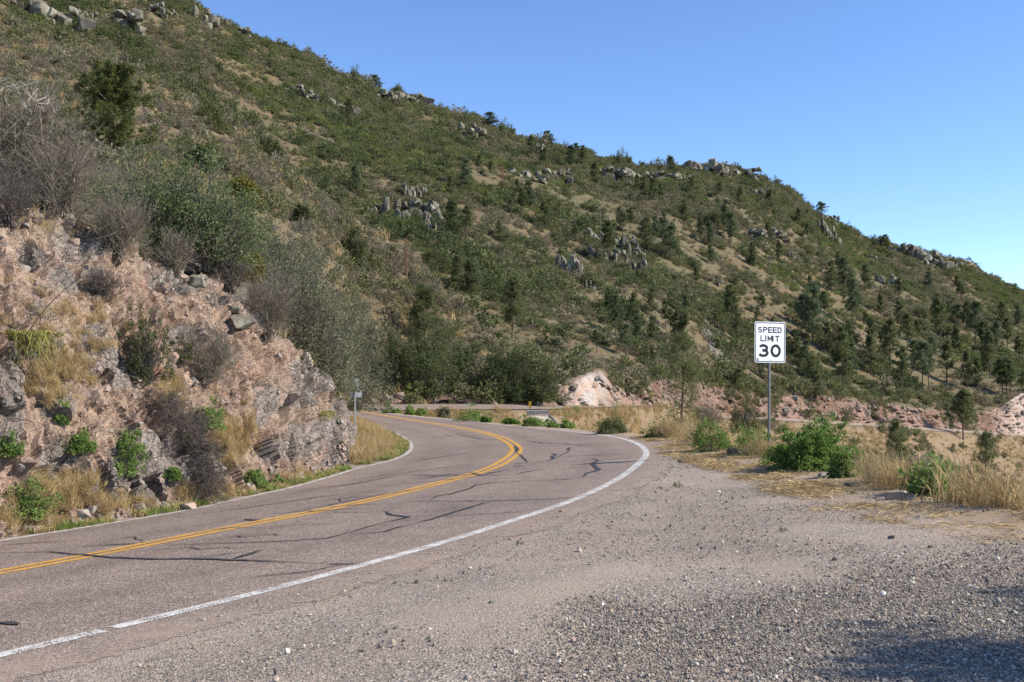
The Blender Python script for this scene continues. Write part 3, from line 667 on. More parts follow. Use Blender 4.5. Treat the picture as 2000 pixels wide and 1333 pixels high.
# ---- rocky cut bank beside the road
base_px = [(-60, 1064), (0, 1052), (170, 1024), (350, 993), (480, 966), (560, 948), (626, 926), (662, 912), (672, 886), (673, 864), (673, 846), (672, 828)]
top_c = [(-60, 400, 18.6), (0, 405, 19), (160, 450, 21), (330, 530, 23), (450, 580, 25.5), (560, 690, 28), (620, 740, 31), (632, 772, 34), (642, 785, 38), (646, 792, 43), (646, 795, 50), (636, 795, 60)]
Bp = onGl(base_px); Tp = np.array([P(a, b, c) for a, b, c in top_c]).reshape(-1, 3)
dB = Bp[0] - Bp[2]; dB /= np.linalg.norm(dB); Bp = np.vstack([Bp[0] + dB * 9, Bp]); Tp = np.vstack([Tp[0] + dB * 9, Tp])
u_ = np.concatenate([[0], np.cumsum(np.linalg.norm(np.diff(Bp, axis=0), axis=1) + .5 * np.linalg.norm(np.diff(Tp, axis=0), axis=1))])
ns = 1100; uu = np.linspace(0, u_[-1], ns)
sB = np.stack([np.interp(uu, u_, Bp[:, k]) for k in range(3)], -1); sT = np.stack([np.interp(uu, u_, Tp[:, k]) for k in range(3)], -1)
sB[:, 2] -= .1
nt = 190; tv = np.linspace(0, 1.12, nt)
prof = np.interp(tv, [0, .08, .35, .7, 1, 1.12], [0, .05, .27, .62, 1, 1.25])     # horizontal run
zpr = np.interp(tv, [0, .08, .35, .7, 1, 1.12], [0, .055, .38, .76, 1, 1.03])
Bk = np.zeros((nt, ns, 3))
Bk[..., :2] = sB[None, :, :2] * (1 - prof)[:, None, None] + sT[None, :, :2] * prof[:, None, None]
Bk[..., 2] = sB[None, :, 2] * (1 - zpr)[:, None] + sT[None, :, 2] * zpr[:, None]
du = np.gradient(Bk, axis=1); dv = np.gradient(Bk, axis=0); Nb = unit(np.cross(du, dv)); 
if Nb[nt // 2, ns // 2, 0] < 0: Nb = -Nb
def pxmask(cxs):
    d = Bk - np.array([0, 0, CAMZ]); a = d[..., 0] / d[..., 1] * FPX + CX; b = HOR - d[..., 2] / d[..., 1] * FPX; m = 0
    for (x, y, rx, ry, k) in cxs: m = np.maximum(m, k * np.exp(-(((a - x) / rx) ** 2 + ((b - y) / ry) ** 2) ** 1.6))
    return m
greym = pxmask([(270, 930, 70, 80, 1), (330, 900, 45, 60, .9), (10, 800, 30, 110, 1), (100, 800, 55, 45, .6), (590, 750, 45, 60, 1), (655, 840, 34, 70, .9), (640, 905, 40, 22, .6), (350, 660, 40, 24, .6), (500, 800, 30, 60, .55), (430, 600, 50, 20, .8), (70, 700, 30, 30, .7), (540, 880, 40, 30, .6), (420, 900, 50, 40, .7), (120, 900, 60, 50, .7), (200, 960, 60, 40, .6), (590, 860, 40, 40, .6), (170, 700, 50, 55, .8), (130, 560, 60, 40, .6), (230, 730, 40, 40, .8), (160, 470, 60, 50, .8), (60, 620, 40, 30, .7), (340, 560, 60, 30, .8), (470, 640, 50, 30, .7), (540, 640, 40, 30, .8), (60, 500, 40, 30, .6)])
wn_ = fbm(Bk / 1.1, 4, 91); greym = sstep(.25, .6, greym + wn_ * .45)
w3 = np.stack([fbm(Bk / .9 + k * 9, 3, 93 + k) for k in range(3)], -1) * .35
S1 = np.array([1.35, 1.35, .75]); ua = uu[None, :] + 0 * Bk[..., 2]; zb = Bk[..., 2]; th = R(38); R1 = ua * math.cos(th) - zb * math.sin(th); R2 = ua * math.sin(th) + zb * math.cos(th)
BR = np.stack([R1 * .75, R2 * 1.9, Bk[..., 0] * .3], -1)
a1, a2, o1, h1 = voro(BR / .95 + w3, 101)
b1_, b2_, o2, h2 = voro(BR * np.array([1.2, .62, 1]) / .30 + w3, 111)
c1_, c2_, o3, h3 = voro(Bk / .11, 121)
disp = .34 * fbm(Bk / 2.6, 4, 131) + .16 * (1 - np.abs(fbm(np.stack([R1 * .5, R2 * 1.6, 0 * R1], -1) / 1.3, 4, 133)) * 2.5)
disp += greym * ((h1[..., 0] - .5) * .42 + (o1 * (h1 - .5)).sum(-1) * .75 + (h2[..., 0] - .5) * .12 + (o2 * (h2 - .5)).sum(-1) * .13 - .10 * np.exp(-((a2 - a1) / .05) ** 2))
rk = sstep(.62, .72, h2[..., 1]) * sstep(.0, .25, b2_ - b1_)
disp += (1 - greym) * ((o1 * (h1 - .5)).sum(-1) * .34 + (h2[..., 0] - .5) * .07 + (o2 * (h2 - .5)).sum(-1) * .13 + .12 * fbm(Bk / .5, 5, 141, .6) + .13 * rk + (h1[..., 0] - .5) * .15 + .05 * sstep(.5, .7, h3[..., 1]) * sstep(0, .3, c2_ - c1_))
disp += .03 * fbm(Bk / .12, 3, 151)
ends = sstep(0, .06, tv)[:, None] * (1 - .6 * sstep(.95, 1.1, tv))[:, None]
disp *= (1 - .65 * sstep(.80, .92, uu / uu[-1]))[None, :]
Bk = Bk + Nb * (disp * ends)[..., None]
lich = np.clip(sstep(.8, 1.0, tv)[:, None] * .7 + greym * .05, 0, 1) * sstep(700, 640, CX + Bk[..., 0] / Bk[..., 1] * FPX + 60) * sstep(-.1, .2, wn_)
cell = np.clip(greym * h1[..., 1] + (1 - greym) * (.5 + .5 * rk * h2[..., 0]), 0, 1)
idk = np.arange(nt * ns).reshape(nt, ns); Fk = np.stack([idk[:-1, :-1], idk[:-1, 1:], idk[1:, 1:], idk[1:, :-1]], -1).reshape(-1, 4)
Vk = Bk.reshape(-1, 3)
bank = tag(link('rock_cut_bank', mesh('rock_cut_bank', Vk, Fk, M['bank'], False, {'grey': greym, 'lich': lich, 'cell': cell})), 'pink and grey rocky cut bank rising left of the road', 'cut bank', kind='structure')

# ------------------------------------------------------------------ ray casting on the terrain
TREES = [(n_, BVHTree.FromPolygons(V.tolist(), F.tolist())) for n_, V, F in (('ground', Vg, Fg), ('hill', Vm, Fm), ('spur', Vb, Fb), ('bank', Vk[:], Fk))]
def at(px, py, only=None, skip=()):
    d = Vector(ray(px, py).tolist()); d.normalize(); best = None
    for n_, t in TREES:
        if (only and n_ not in only) or n_ in skip: continue
        h = t.ray_cast(Vector((0, 0, CAMZ)), d)
        if h[0] is not None and (best is None or h[3] < best[1]): best = (h[0], h[3], n_, h[1])
    if best is None: return None
    return np.array(best[0]), best[2], np.array(best[3])
def down_z(x, y, only):
    best = None
    for n_, t in TREES:
        if n_ not in only: continue
        h = t.ray_cast(Vector((x, y, 400)), Vector((0, 0, -1)))
        if h[0] is not None and (best is None or h[0][2] > best): best = h[0][2]
    return best
def ok(px, py, **kw):
    for k in range(12):
        r = at(px, py + k * 3, **kw)
        if r is not None: return r
    return None
# ================================================================== PLANT BUILDERS
def scatter_on(V, F, n, r, wfun=None):
    """area-weighted random points on a mesh (quads)"""
    a, b, c, d = (V[F[:, k]] for k in range(4))
    ar = .5 * np.linalg.norm(np.cross(c - a, d - b), axis=1); cen = (a + b + c + d) / 4
    if wfun is not None: ar = ar * wfun(cen)
    cs = np.cumsum(ar); k = np.searchsorted(cs, r.uniform(0, cs[-1], n)); u, v = r.uniform(size=(2, n, 1))
    return (a[k] * (1 - u) + b[k] * u) * (1 - v) + (d[k] * (1 - u) + c[k] * u) * v, k
def make_pine(seed, h=10., irr=.5, crown=.34, wid=2.0, nb=52, clump=15, nl=.36, lean=.02, sparse=1., nw=.035):
    r = np.random.default_rng(seed)
    zt = np.linspace(0, 1, 9); tr = np.stack([lean * h * zt ** 2 + .05 * np.sin(zt * 7 + seed), .05 * np.cos(zt * 5 + seed) - .05, zt * h], -1)
    tV, tF = tubes(tr[None], (np.interp(zt, [0, .05, .9, 1], [.2, .16, .04, .015]) * h / 10)[None], 6)
    u = np.sort(r.uniform(0, 1, nb)) ** .9; z0 = (crown + (1 - crown) * u) * h
    L = wid * (np.clip(1.02 - u, 0, 1) ** .62) * r.uniform(irr, 1.12, nb) * np.interp(u, [0, .15, 1], [.75, 1, 1]) + .22
    az = r.uniform(0, 6.283, nb); dx = np.stack([np.cos(az), np.sin(az), az * 0], -1)
    base = np.stack([np.interp(z0, tr[:, 2], tr[:, 0]), np.interp(z0, tr[:, 2], tr[:, 1]), z0], -1)
    t = np.linspace(0, 1, 5)[None, :, None]; droop = r.uniform(-.25, .12, nb)[:, None, None] * (1 - u[:, None, None]) + .35 * u[:, None, None]
    br = base[:, None, :] + dx[:, None, :] * L[:, None, None] * t; br[..., 2] += (L[:, None, None] * (droop * t + .22 * t ** 2))[..., 0]
    bV, bF = tubes(br, (np.linspace(.035, .008, 5)[None, :] * (L[:, None] / 1.6) * h / 10 + .004), 3)
    if nb * sparse > 0:
        m = 6; ft = r.uniform(.3, 1.02, (nb, m)); Cc = base[:, None, :] + dx[:, None, :] * (L[:, None] * ft)[..., None]
        Cc[..., 2] += L[:, None] * (droop[:, :, 0] * ft + .22 * ft ** 2) + .04; Cc += r.normal(size=Cc.shape) * (.05 + .14 * L[:, None, None] * (1 - .3 * ft[..., None]))
        Cc = Cc.reshape(-1, 3); Cc = Cc[r.uniform(size=len(Cc)) < sparse]; C = np.repeat(Cc, clump, 0); n = len(C)
        d = unit(r.normal(size=(n, 3)) + np.array([0, 0, .45])); s = unit(np.cross(d, r.normal(size=(n, 3)))); l = (nl * r.uniform(.6, 1.2, n))[:, None]
        C = C + r.normal(size=C.shape) * .07
        nV = np.stack([C - s * nw * .4, C + d * l * .5 - s * nw, C + d * l, C + d * l * .5 + s * nw], 1).reshape(-1, 3); nF = np.arange(n * 4).reshape(n, 4)
    else: nV, nF = np.zeros((0, 3)), np.zeros((0, 4), int)
    return join([(tV, tF), (bV, bF)]), (nV, nF)
def bushy(seed, w, h, ncl, nlf, ls, z0=.1, spread=.13, aspect=.55, shell=.55, stem_r=.012, up=.2, depth=None):
    """leafy shrub: leaf clusters over a lumpy dome, one bent stem to each cluster"""
    r = np.random.default_rng(seed); dpt = depth or w * .8
    d = unit(r.normal(size=(ncl, 3))); d[:, 2] = np.abs(d[:, 2]) * 1.0 - .25 * r.uniform(size=ncl)
    lump = 1 + .42 * vnoise(d * 2.6 + seed, seed) + .16 * r.normal(size=ncl)
    rad = (shell + (1 - shell) * r.uniform(size=ncl) ** .5)[:, None] * lump[:, None]
    C = d * rad * np.array([w / 2, dpt / 2, h * (1 - z0) * .92]); C[:, 2] = np.maximum(C[:, 2] + z0 * h, .04 * h)
    n = ncl * nlf; k = np.repeat(np.arange(ncl), nlf)
    sz = np.array([w, dpt, h]) * spread * .7
    Lp = C[k] + r.normal(size=(n, 3)) * sz * r.uniform(.5, 1, (ncl, 1))[k]; Lp[:, 2] = np.maximum(Lp[:, 2], .01)
    out = unit(Lp - np.array([0, 0, h * .25])); out[:, 2] += up
    lf = leaves(Lp, ls, r, out, aspect)
    b = r.normal(size=(ncl, 3)) * np.array([w * .05, w * .05, 0]); mid = b * .5 + C * .5 + r.normal(size=(ncl, 3)) * h * .05; mid[:, 2] += h * .03
    t = np.linspace(0, 1, 5)[None, :, None]; pl = (1 - t) ** 2 * b[:, None] + 2 * t * (1 - t) * mid[:, None] + t ** 2 * C[:, None]
    st = tubes(pl, np.linspace(stem_r, stem_r * .3, 5)[None].repeat(ncl, 0), 3)
    return lf, st
def bare(seed, w, h, nm=26, n2=5, n3=4, r0=.016, fan=.9, droop=0., depth=None, curl=.12):
    """leafless shrub: stems, branches and fine twigs"""
    r = np.random.default_rng(seed); dpt = depth or w * .8; segs = []
    az = r.uniform(0, 6.283, nm); rr = r.uniform(.15, 1, nm) ** .7 * fan
    tip = np.stack([np.cos(az) * rr * w / 2, np.sin(az) * rr * dpt / 2, h * (1 - .45 * rr ** 2) * r.uniform(.6, 1.02, nm)], -1)
    b = r.normal(size=(nm, 3)) * np.array([w * .05, dpt * .05, 0])
    def curve(a, c, k, wig):
        t = np.linspace(0, 1, k)[None, :, None]; mid = (a + c) / 2 + r.normal(size=a.shape) * wig
        q = (1 - t) ** 2 * a[:, None] + 2 * t * (1 - t) * mid[:, None] + t ** 2 * c[:, None]
        q[:, 1:-1] += r.normal(size=q[:, 1:-1].shape) * wig * .22; return q
    c1 = curve(b, tip, 7, h * curl); segs.append(tubes(c1, np.linspace(r0, r0 * .35, 7)[None] * r.uniform(.6, 1.3, (nm, 1)), 4))
    def kids(par, n, ln, rad, k):
        m = par.shape[0]; ft = r.uniform(.25, 1, (m, n)); ii = ft * (par.shape[1] - 1); i0 = np.minimum(ii.astype(int), par.shape[1] - 2); f = (ii - i0)[..., None]
        ar = np.arange(m)[:, None]; st = par[ar, i0] * (1 - f) + par[ar, i0 + 1] * f; dr = unit(par[ar, i0 + 1] - par[ar, i0])
        dd = unit(dr + r.normal(size=dr.shape) * .6 + np.array([0, 0, .15 - droop])); L = ln * r.uniform(.4, 1.2, (m, n, 1))
        s = st.reshape(-1, 3); e = (st + dd * L).reshape(-1, 3); q = curve(s, e, k, ln * .14); segs.append(tubes(q, np.linspace(rad, rad * .4, k)[None].repeat(len(q), 0), 3)); return q
    c2 = kids(c1, n2, h * .38, r0 * .38, 4); kids(c2, n3, h * .17, r0 * .2, 3)
    return join(segs)
def tuft(seed, n, h, w, bw=.004, droop=.5, m=5, lay=0., rise=None):
    r = np.random.default_rng(seed); az = r.uniform(0, 6.283, n); t = np.linspace(0, 1, m)
    b = r.normal(size=(n, 3)) * np.array([w * .22, w * .22, 0]); b[:, 2] = 0
    L = h * r.uniform(.45, 1.1, n); out = r.uniform(.1, 1, n) * w * .6; d = np.stack([np.cos(az), np.sin(az), az * 0], -1)
    Q = b[:, None] + d[:, None] * (out[:, None] * t[None] ** 1.6)[..., None]; Q[..., 2] += L[:, None] * (t[None] * ((1 + droop * .6) if rise is None else rise) - droop * t[None] ** 2 * r.uniform(.4, 1.2, (n, 1))) 
    Q[..., 2] = np.maximum(Q[..., 2], .004) if lay == 0 else Q[..., 2]; Q[:, 1:] += r.normal(size=Q[:, 1:].shape) * h * .02
    s = unit(np.cross(d, np.array([0, 0, 1.])) + r.normal(size=(n, 3)) * .5)
    return ribbons(Q, np.interp(t, [0, .5, 1], [bw, bw * .8, bw * .15])[None].repeat(n, 0), s)
def stalks(seed, n, h, w, r0=.0035):
    """pale dry branching stems"""
    r = np.random.default_rng(seed); t = np.linspace(0, 1, 5)[None, :, None]
    b = r.normal(size=(n, 3)) * w * .15; b[:, 2] = 0; e = b + r.normal(size=(n, 3)) * w * .45; e[:, 2] = h * r.uniform(.5, 1.1, n); mid = (b + e) / 2 + r.normal(size=(n, 3)) * h * .12
    q = (1 - t) ** 2 * b[:, None] + 2 * t * (1 - t) * mid[:, None] + t ** 2 * e[:, None]; S = [tubes(q, np.linspace(r0, r0 * .5, 5)[None].repeat(n, 0), 3)]
    k = 4; st = np.repeat(q[:, 2], k, 0) * .5 + np.repeat(q[:, 3], k, 0) * .5 + r.normal(size=(n * k, 3)) * h * .02
    en = st + unit(r.normal(size=st.shape) * .7 + np.array([0, 0, 1])) * h * r.uniform(.15, .4, (n * k, 1)); mm = (st + en) / 2 + r.normal(size=st.shape) * h * .03
    S.append(tubes(np.stack([st, mm, en], 1), np.array([[r0 * .6, r0 * .5, r0 * .25]]).repeat(n * k, 0), 3)); return join(S)

def ordw(n):
    o = ['first', 'second', 'third', 'fourth', 'fifth', 'sixth', 'seventh', 'eighth', 'ninth', 'tenth', 'eleventh', 'twelfth', 'thirteenth', 'fourteenth', 'fifteenth', 'sixteenth', 'seventeenth', 'eighteenth', 'nineteenth', 'twentieth']
    return o[n] if n < 20 else 'twenty-' + o[n - 20] if n < 29 else 'last'

# ================================================================== PINES ON THE MOUNTAIN
pine_kinds = []
for k_ in range(8):
    tr_, fo_ = make_pine(300 + k_, crown=[.36, .28, .45, .22, .5, .33, .4, .18][k_], wid=[2.3, 2.6, 2.0, 2.2, 2.3, 1.9, 2.6, 2.9][k_], nb=[58, 66, 50, 66, 46, 60, 56, 72][k_], clump=20, nw=.045, nl=.42)
    pine_kinds.append((mesh('pine_trunk', *tr_, M['bark']), mesh('pine_crown', *fo_, M['pine' if k_ not in (3, 6) else 'pine_grey'])))
lf_, st_ = bushy(333, 8., 9.5, 46, 60, .55, z0=.22, spread=.14, stem_r=.12)
round_kind = (mesh('round_trunk', *st_, M['bark']), mesh('round_crown', *lf_, M['pine']))
tr_, fo_ = make_pine(330, crown=.25, wid=1.5, nb=44, clump=7, sparse=.5); dead_kind = (mesh('dead_trunk', *tr_, M['bark_red']), mesh('dead_crown', *fo_, M['dead']))
tr_, fo_ = make_pine(331, crown=.2, wid=1.1, nb=40, clump=1, sparse=.05); snag_kind = (mesh('snag_trunk', *tr_, M['twig']), None)
RIDGE = [(452, 52, 14), (690, 162, 30), (733, 168, 24), (775, 180, 17), (863, 222, 19), (910, 234, 22), (935, 240, 15), (958, 252, 28), (983, 262, 26), (997, 265, 22), (1070, 286, 26), (1107, 300, 22), (1125, 304, 22), (1210, 322, 28), (1223, 322, 24), (1255, 325, 12), (1272, 329, 16), (1311, 338, 28), (1345, 334, 13), (1440, 334, 17), (1495, 353, 14), (1515, 362, 18), (1542, 378, 16), (1605, 424, 26), (1655, 458, 22), (1705, 480, 18), (1730, 488, 26)]
SLOPE = [(680, 245, 50), (694, 377, 55), (880, 392, 50), (910, 373, 65), (935, 345, 45), (880, 478, 90), (910, 468, 65), (1020, 429, 60), (1034, 408, 55), (1064, 447, 52), (1162, 377, 63), (1188, 520, 85), (1125, 471, 32), (1038, 310, 45), (1062, 333, 45), (1115, 328, 44), (1138, 325, 40),
 (1230, 457, 52), (1262, 485, 60), (1281, 475, 52), (1210, 452, 45), (1258, 400, 55), (1275, 398, 50), (893, 575, 75), (892, 567, 65), (922, 598, 90), (1191, 631, 60), (1203, 654, 75), (1222, 700, 65), (1238, 633, 60), (1246, 675, 60), (1273, 619, 55), (1274, 680, 62),
 (1216, 462, 50), (1296, 466, 52), (1310, 510, 68), (1336, 450, 60), (1368, 474, 52), (1386, 482, 50), (1414, 458, 60), (1428, 474, 60), (1400, 446, 50), (1446, 410, 48), (1503, 414, 45), (1576, 470, 32), (1523, 518, 45), (1624, 572, 62), (1640, 554, 62), (1649, 580, 75), (1691, 574, 55),
 (1666, 642, 95), (1755, 596, 52), (1814, 574, 42), (1877, 596, 46), (1430, 658, 100), (1441, 672, 60), (1488, 618, 40), (1574, 642, 68), (1566, 638, 60), (1588, 674, 120), (1616, 690, 60), (1646, 774, 120), (1594, 785, 62), (1553, 716, 70), (1574, 726, 60), (1700, 730, 75), (1692, 650, 40),
 (1740, 736, 110), (1760, 770, 90), (1802, 766, 95), (1813, 766, 90), (1784, 726, 60), (1838, 690, 105), (1832, 650, 75), (1850, 746, 80), (1889, 758, 72), (1910, 768, 70), (1934, 738, 90), (1958, 774, 72), (1966, 772, 72), (1974, 774, 68), (1792, 654, 28), (1802, 622, 32), (1888, 650, 60), (1906, 682, 90),
 (1988, 642, 45), (1924, 714, 85), (1850, 630, 40), (1958, 640, 50), (1968, 682, 60), (1992, 718, 60), (1772, 682, 70), (1760, 654, 65), (1276, 722, 45), (1320, 690, 80), (1335, 700, 90), (1480, 640, 38), (1360, 560, 40), (1470, 520, 46), (1405, 390, 34), (1350, 380, 36), (1245, 372, 30), (1290, 395, 34), (1560, 440, 34),
 (1500, 470, 36), (1010, 380, 30), (960, 350, 34), (975, 470, 38), (820, 340, 30), (1095, 520, 34), (1150, 560, 40), (1340, 620, 44), (1610, 620, 50), (1720, 620, 46), (1700, 690, 70), (1725, 700, 60), (1535, 700, 54), (1520, 660, 46), (1868, 700, 64), (1945, 700, 70), (1870, 640, 44), (1820, 720, 60), (1640, 700, 62), (1665, 735, 70), (1300, 640, 50), (1165, 690, 44)]
DEADP = [(794, 548, 85, 'dead'), (980, 380, 60, 'dead'), (1173, 454, 62, 'snag'), (1632, 700, 62, 'dead'), (1500, 558, 35, 'dead'), (1728, 634, 40, 'dead'), (1934, 590, 45, 'snag'), (1831, 610, 42, 'snag'), (1913, 615, 40, 'snag'), (1546, 690, 75, 'snag'), (205, 165, 50, 'snag'), (135, 135, 45, 'snag'), (186, 150, 62, 'snag'), (1965, 575, 22, 'snag'), (1935, 556, 20, 'snag')]
rt = np.random.default_rng(77)
for _ in range(34):
    x = rt.uniform(1180, 2040); y = rt.uniform(390, 790); lo = 350 + max(0, x - 1500) * .45
    if y > lo + 40: SLOPE.append((x, y, rt.uniform(24, 52) * (.6 + .5 * (y - lo) / 400)))
def region(x, y, ridge):
    if ridge:
        return 'on the skyline at upper left' if x < 850 else 'on the skyline near the middle' if x < 1180 else 'on the skyline around the highest rocks' if x < 1460 else 'on the skyline falling to the right'
    c = ['left of the middle', 'under the middle of the ridge', 'above the grey scree streak', 'above the speed limit sign', 'right of the speed limit sign', 'at the far right'][int(np.searchsorted([850, 1120, 1340, 1600, 1800], x))]
    rw_ = 'top' if y < 400 else 'high' if y < 480 else 'upper' if y < 560 else 'central' if y < 640 else 'low' if y < 710 else 'lowest'
    return 'in the %s band %s' % (rw_, c)
todo = []
for (x, y, h) in RIDGE: todo.append((x, y, h, 'pine', True))
for (x, y, h) in SLOPE: todo.append((x, y, h, 'pine', False))
PB = []
seen = {}
for i, (x, y, h, kd, rd) in enumerate(sorted(todo)):
    r = ok(x, y + (4 if rd else 0), only=('hill', 'spur'))
    if r is None: continue
    h = h * 1.3 if rd else h * 1.02; p = r[0]; H = h * p[1] / FPX; rg = region(x, y, rd); seen[rg] = seen.get(rg, 0) + 1
    k = int(rt.integers(0, 8)); s = H / 10; wd_ = rt.uniform(.85, 1.2) * (1.5 if rd else 1) * (1.0 if h > 45 else 1.2)
    e = empty('pine_tree', p - [0, 0, .03 * H], rt.uniform(0, 6.28), (s * wd_, s * wd_, s))
    PB.append(p[:2]) if not rd else None
    size = 'tall' if H > 13 else 'small' if H < 7 else 'medium'
    tag(e, '%s green pine, %s from left %s' % (size, ordw(seen[rg] - 1), rg), 'pine tree', 'pines on the ridge line' if rd else 'pines on the mountain slope')
    kk = pine_kinds[k]
    if (rd and i % 5 < 3) or (not rd and i % 11 == 3 and h < 55):
        kk = round_kind; e.name = 'juniper'; e['category'] = 'juniper'; e['label'] = e['label'].replace('green pine', 'round juniper', 1); e['group'] = 'junipers on the mountain'; e.scale = (s * .95, s * .95, s)
    link('trunk', kk[0], e); link('crown', kk[1], e)
DL = ['reddish brown dead pine beside the round juniper low on the spur', 'brown dying pine with a bare trunk below the ridge middle', 'grey half-dead pine trunk between rock outcrops', 'tan dead pine among the green pines right of the speed limit sign', 'small rust coloured dead pine high above the speed limit sign', 'small rust coloured dead pine above the grove on the right', 'bare grey snag high at the far right', 'bare grey snag right of the upper pine grove', 'bare grey snag leaning over the far right grove', 'tall bare grey snag just right of the speed limit sign', 'bare grey snag right above the big near pine', 'small bare snag left above the big near pine', 'bare forked snag just behind the big near pine', 'bare twig-thin snag on the falling skyline at far right', 'bare snag on the skyline above the far right grove']
for (x, y, h, kd), lb in zip(DEADP, DL):
    r = ok(x, y, only=('hill', 'spur'))
    if r is None: continue
    p = r[0]; s = h * p[1] / FPX / 10; e = empty('dead_pine', p - [0, 0, .1], rt.uniform(0, 6.28), s); tag(e, lb, 'dead tree', 'dead pines on the slope')
    kk = dead_kind if kd == 'dead' else snag_kind; link('trunk', kk[0], e)
    if kk[1]: link('crown', kk[1], e)
# the conspicuous single trees
def big_pine(px, py, hpx, label, seed, m='pine', only=('hill', 'spur'), pos=None, **kw):
    p = ok(px, py, only=only)[0] if pos is None else pos
    H = hpx * p[1] / FPX; tr_, fo_ = make_pine(seed, h=H, **{k: (v * H if k in ('wid', 'nl', 'nw') else v) for k, v in kw.items()})
    e = empty('pine_tree', p - [0, 0, .02 * H]); tag(e, label, 'pine tree')
    link('trunk', mesh('trunk', *tr_, M['bark']), e); link('crown', mesh('crown', *fo_, M[m]), e); return e
big_pine(212, 306, 172, 'big bushy yellow-green pine standing alone on the left slope', 401, 'pine_near', crown=.08, wid=.66, nb=90, clump=56, nl=.05, nw=.0045, lean=.04, irr=.35)
big_pine(1000, 662, 118, 'dark pine standing alone above the oaks, its trunk bare low down', 402, crown=.28, wid=.25, nb=70, clump=20, nl=.05, nw=.005)
big_pine(828, 668, 108, 'broad dark pine rising behind the dark green oaks beside the far road', 403, crown=.05, wid=.38, nb=80, clump=20, nl=.05, nw=.005)
big_pine(922, 600, 92, 'leaning slender pine on the slope above the oaks', 404, crown=.3, wid=.3, nb=56, clump=16, nl=.05, nw=.005, lean=-.05)
big_pine(1880, 862, 92, 'pine standing by the dirt road at the right, trunk in front of the pink cut', 405, crown=.35, wid=.38, nb=60, clump=18, nl=.06, nw=.006, pos=P(1881, 858, 205.))
big_pine(1330, 852, 205, 'scraggly pine on the drop-off, its top against the pink road cut', 406, crown=.08, wid=.22, nb=84, clump=14, nl=.035, nw=.0028, sparse=.8, pos=P(1332, 860, 62.))
big_pine(1748, 940, 118, 'young pine in the hollow below the dirt road, right of the sign', 407, crown=.1, wid=.28, nb=60, clump=16, nl=.05, nw=.005, pos=P(1750, 940, 110.))
big_pine(1925, 915, 66, 'small pine in the dry grass at the right below the dirt road', 408, crown=.12, wid=.38, nb=50, clump=16, nl=.07, nw=.007, pos=P(1925, 915, 120.))

def leafy(name, cat, label, px, py, wpx, hpx, m, seed, ncl=60, nlf=60, ls=.04, pos=None, group=None, tw='twig', only=None, sink=.06, stem=.012, **kw):
    if pos is None:
        r = ok(px, py, only=only); p = r[0]
    else: p = pos
    sc = p[1] / FPX; w_, h_ = wpx * sc, hpx * sc
    lf, st = bushy(seed, w_, h_, ncl, nlf, ls, stem_r=stem, **kw)
    e = empty(name, p - [0, 0, sink * h_]); tag(e, label, cat, group)
    link('foliage', mesh('foliage', *lf, M[m]), e); link('stems', mesh('stems', *st, M[tw]), e); return e
def twiggy(name, label, px, py, wpx, hpx, seed, m='twig', pos=None, group=None, only=None, cat='bare shrub', **kw):
    p = ok(px, py, only=only)[0] if pos is None else pos
    sc = p[1] / FPX; o = link(name, mesh(name, *bare(seed, wpx * sc, hpx * sc, **kw), M[m]), loc=p - [0, 0, .05]); tag(o, label, cat, group); return o
# junipers and single trees on the spur and hill
HS = ('hill', 'spur')
for a in [(688, 518, 50, 76, 'juniper', 'dark round juniper high on the orange soil of the spur'), (846, 532, 66, 66, 'juniper', 'broad olive juniper right of the reddish dead pine'), (474, 400, 58, 62, 'juniper_gold', 'golden yellow-green juniper behind the pale oak'), (586, 446, 34, 50, 'juniper', 'small upright juniper on bare orange soil'),
          (525, 312, 48, 52, 'juniper', 'round juniper with a pale dead limb at its foot'), (410, 250, 66, 56, 'juniper', 'rounded juniper high on the slope right of the big pine'), (395, 335, 60, 60, 'juniper', 'low dark juniper below the bare soil patch'), (440, 345, 50, 50, 'brush_b', 'grey-green round shrub beside the low dark juniper'),
          (270, 142, 60, 50, 'juniper', 'juniper among pale dead branches above the big pine'), (1083, 320, 38, 34, 'juniper', 'dark round juniper below the ridge dip'), (1455, 842, 62, 66, 'juniper', 'dense dark juniper left of the speed limit post'), (708, 552, 26, 22, 'juniper', 'tiny dark juniper on the orange soil below the round one')]:
    x, y, w_, h_, m_, lb = a
    leafy('juniper', 'juniper', lb, x, y, w_, h_, m_, 500 + x, ncl=70, nlf=60, ls=.22 if y < 600 else .1, only=HS, aspect=.5, spread=.15, stem=.04, pos=P(x, y, 62.) if x == 1455 else None)
twiggy('dead_limb', 'pale fallen dead limb below the round juniper', 537, 325, 34, 34, 611, 'twig_light', nm=5, n2=3, n3=2, r0=.09, only=HS, cat='dead limb')
for i, (x, y, w_, h_, lb) in enumerate([(205, 85, 40, 42, 'dark oak thicket under the top left rock outcrop, left clump'), (238, 92, 44, 44, 'dark oak thicket under the top left rock outcrop, middle clump'), (275, 100, 40, 36, 'dark oak thicket under the top left rock outcrop, right clump')]):
    leafy('oak_shrub', 'oak', lb, x, y, w_, h_, 'oak', 520 + i, ncl=60, nlf=60, ls=.32, only=HS, spread=.15, stem=.05, group='dark oaks under the rock outcrop')
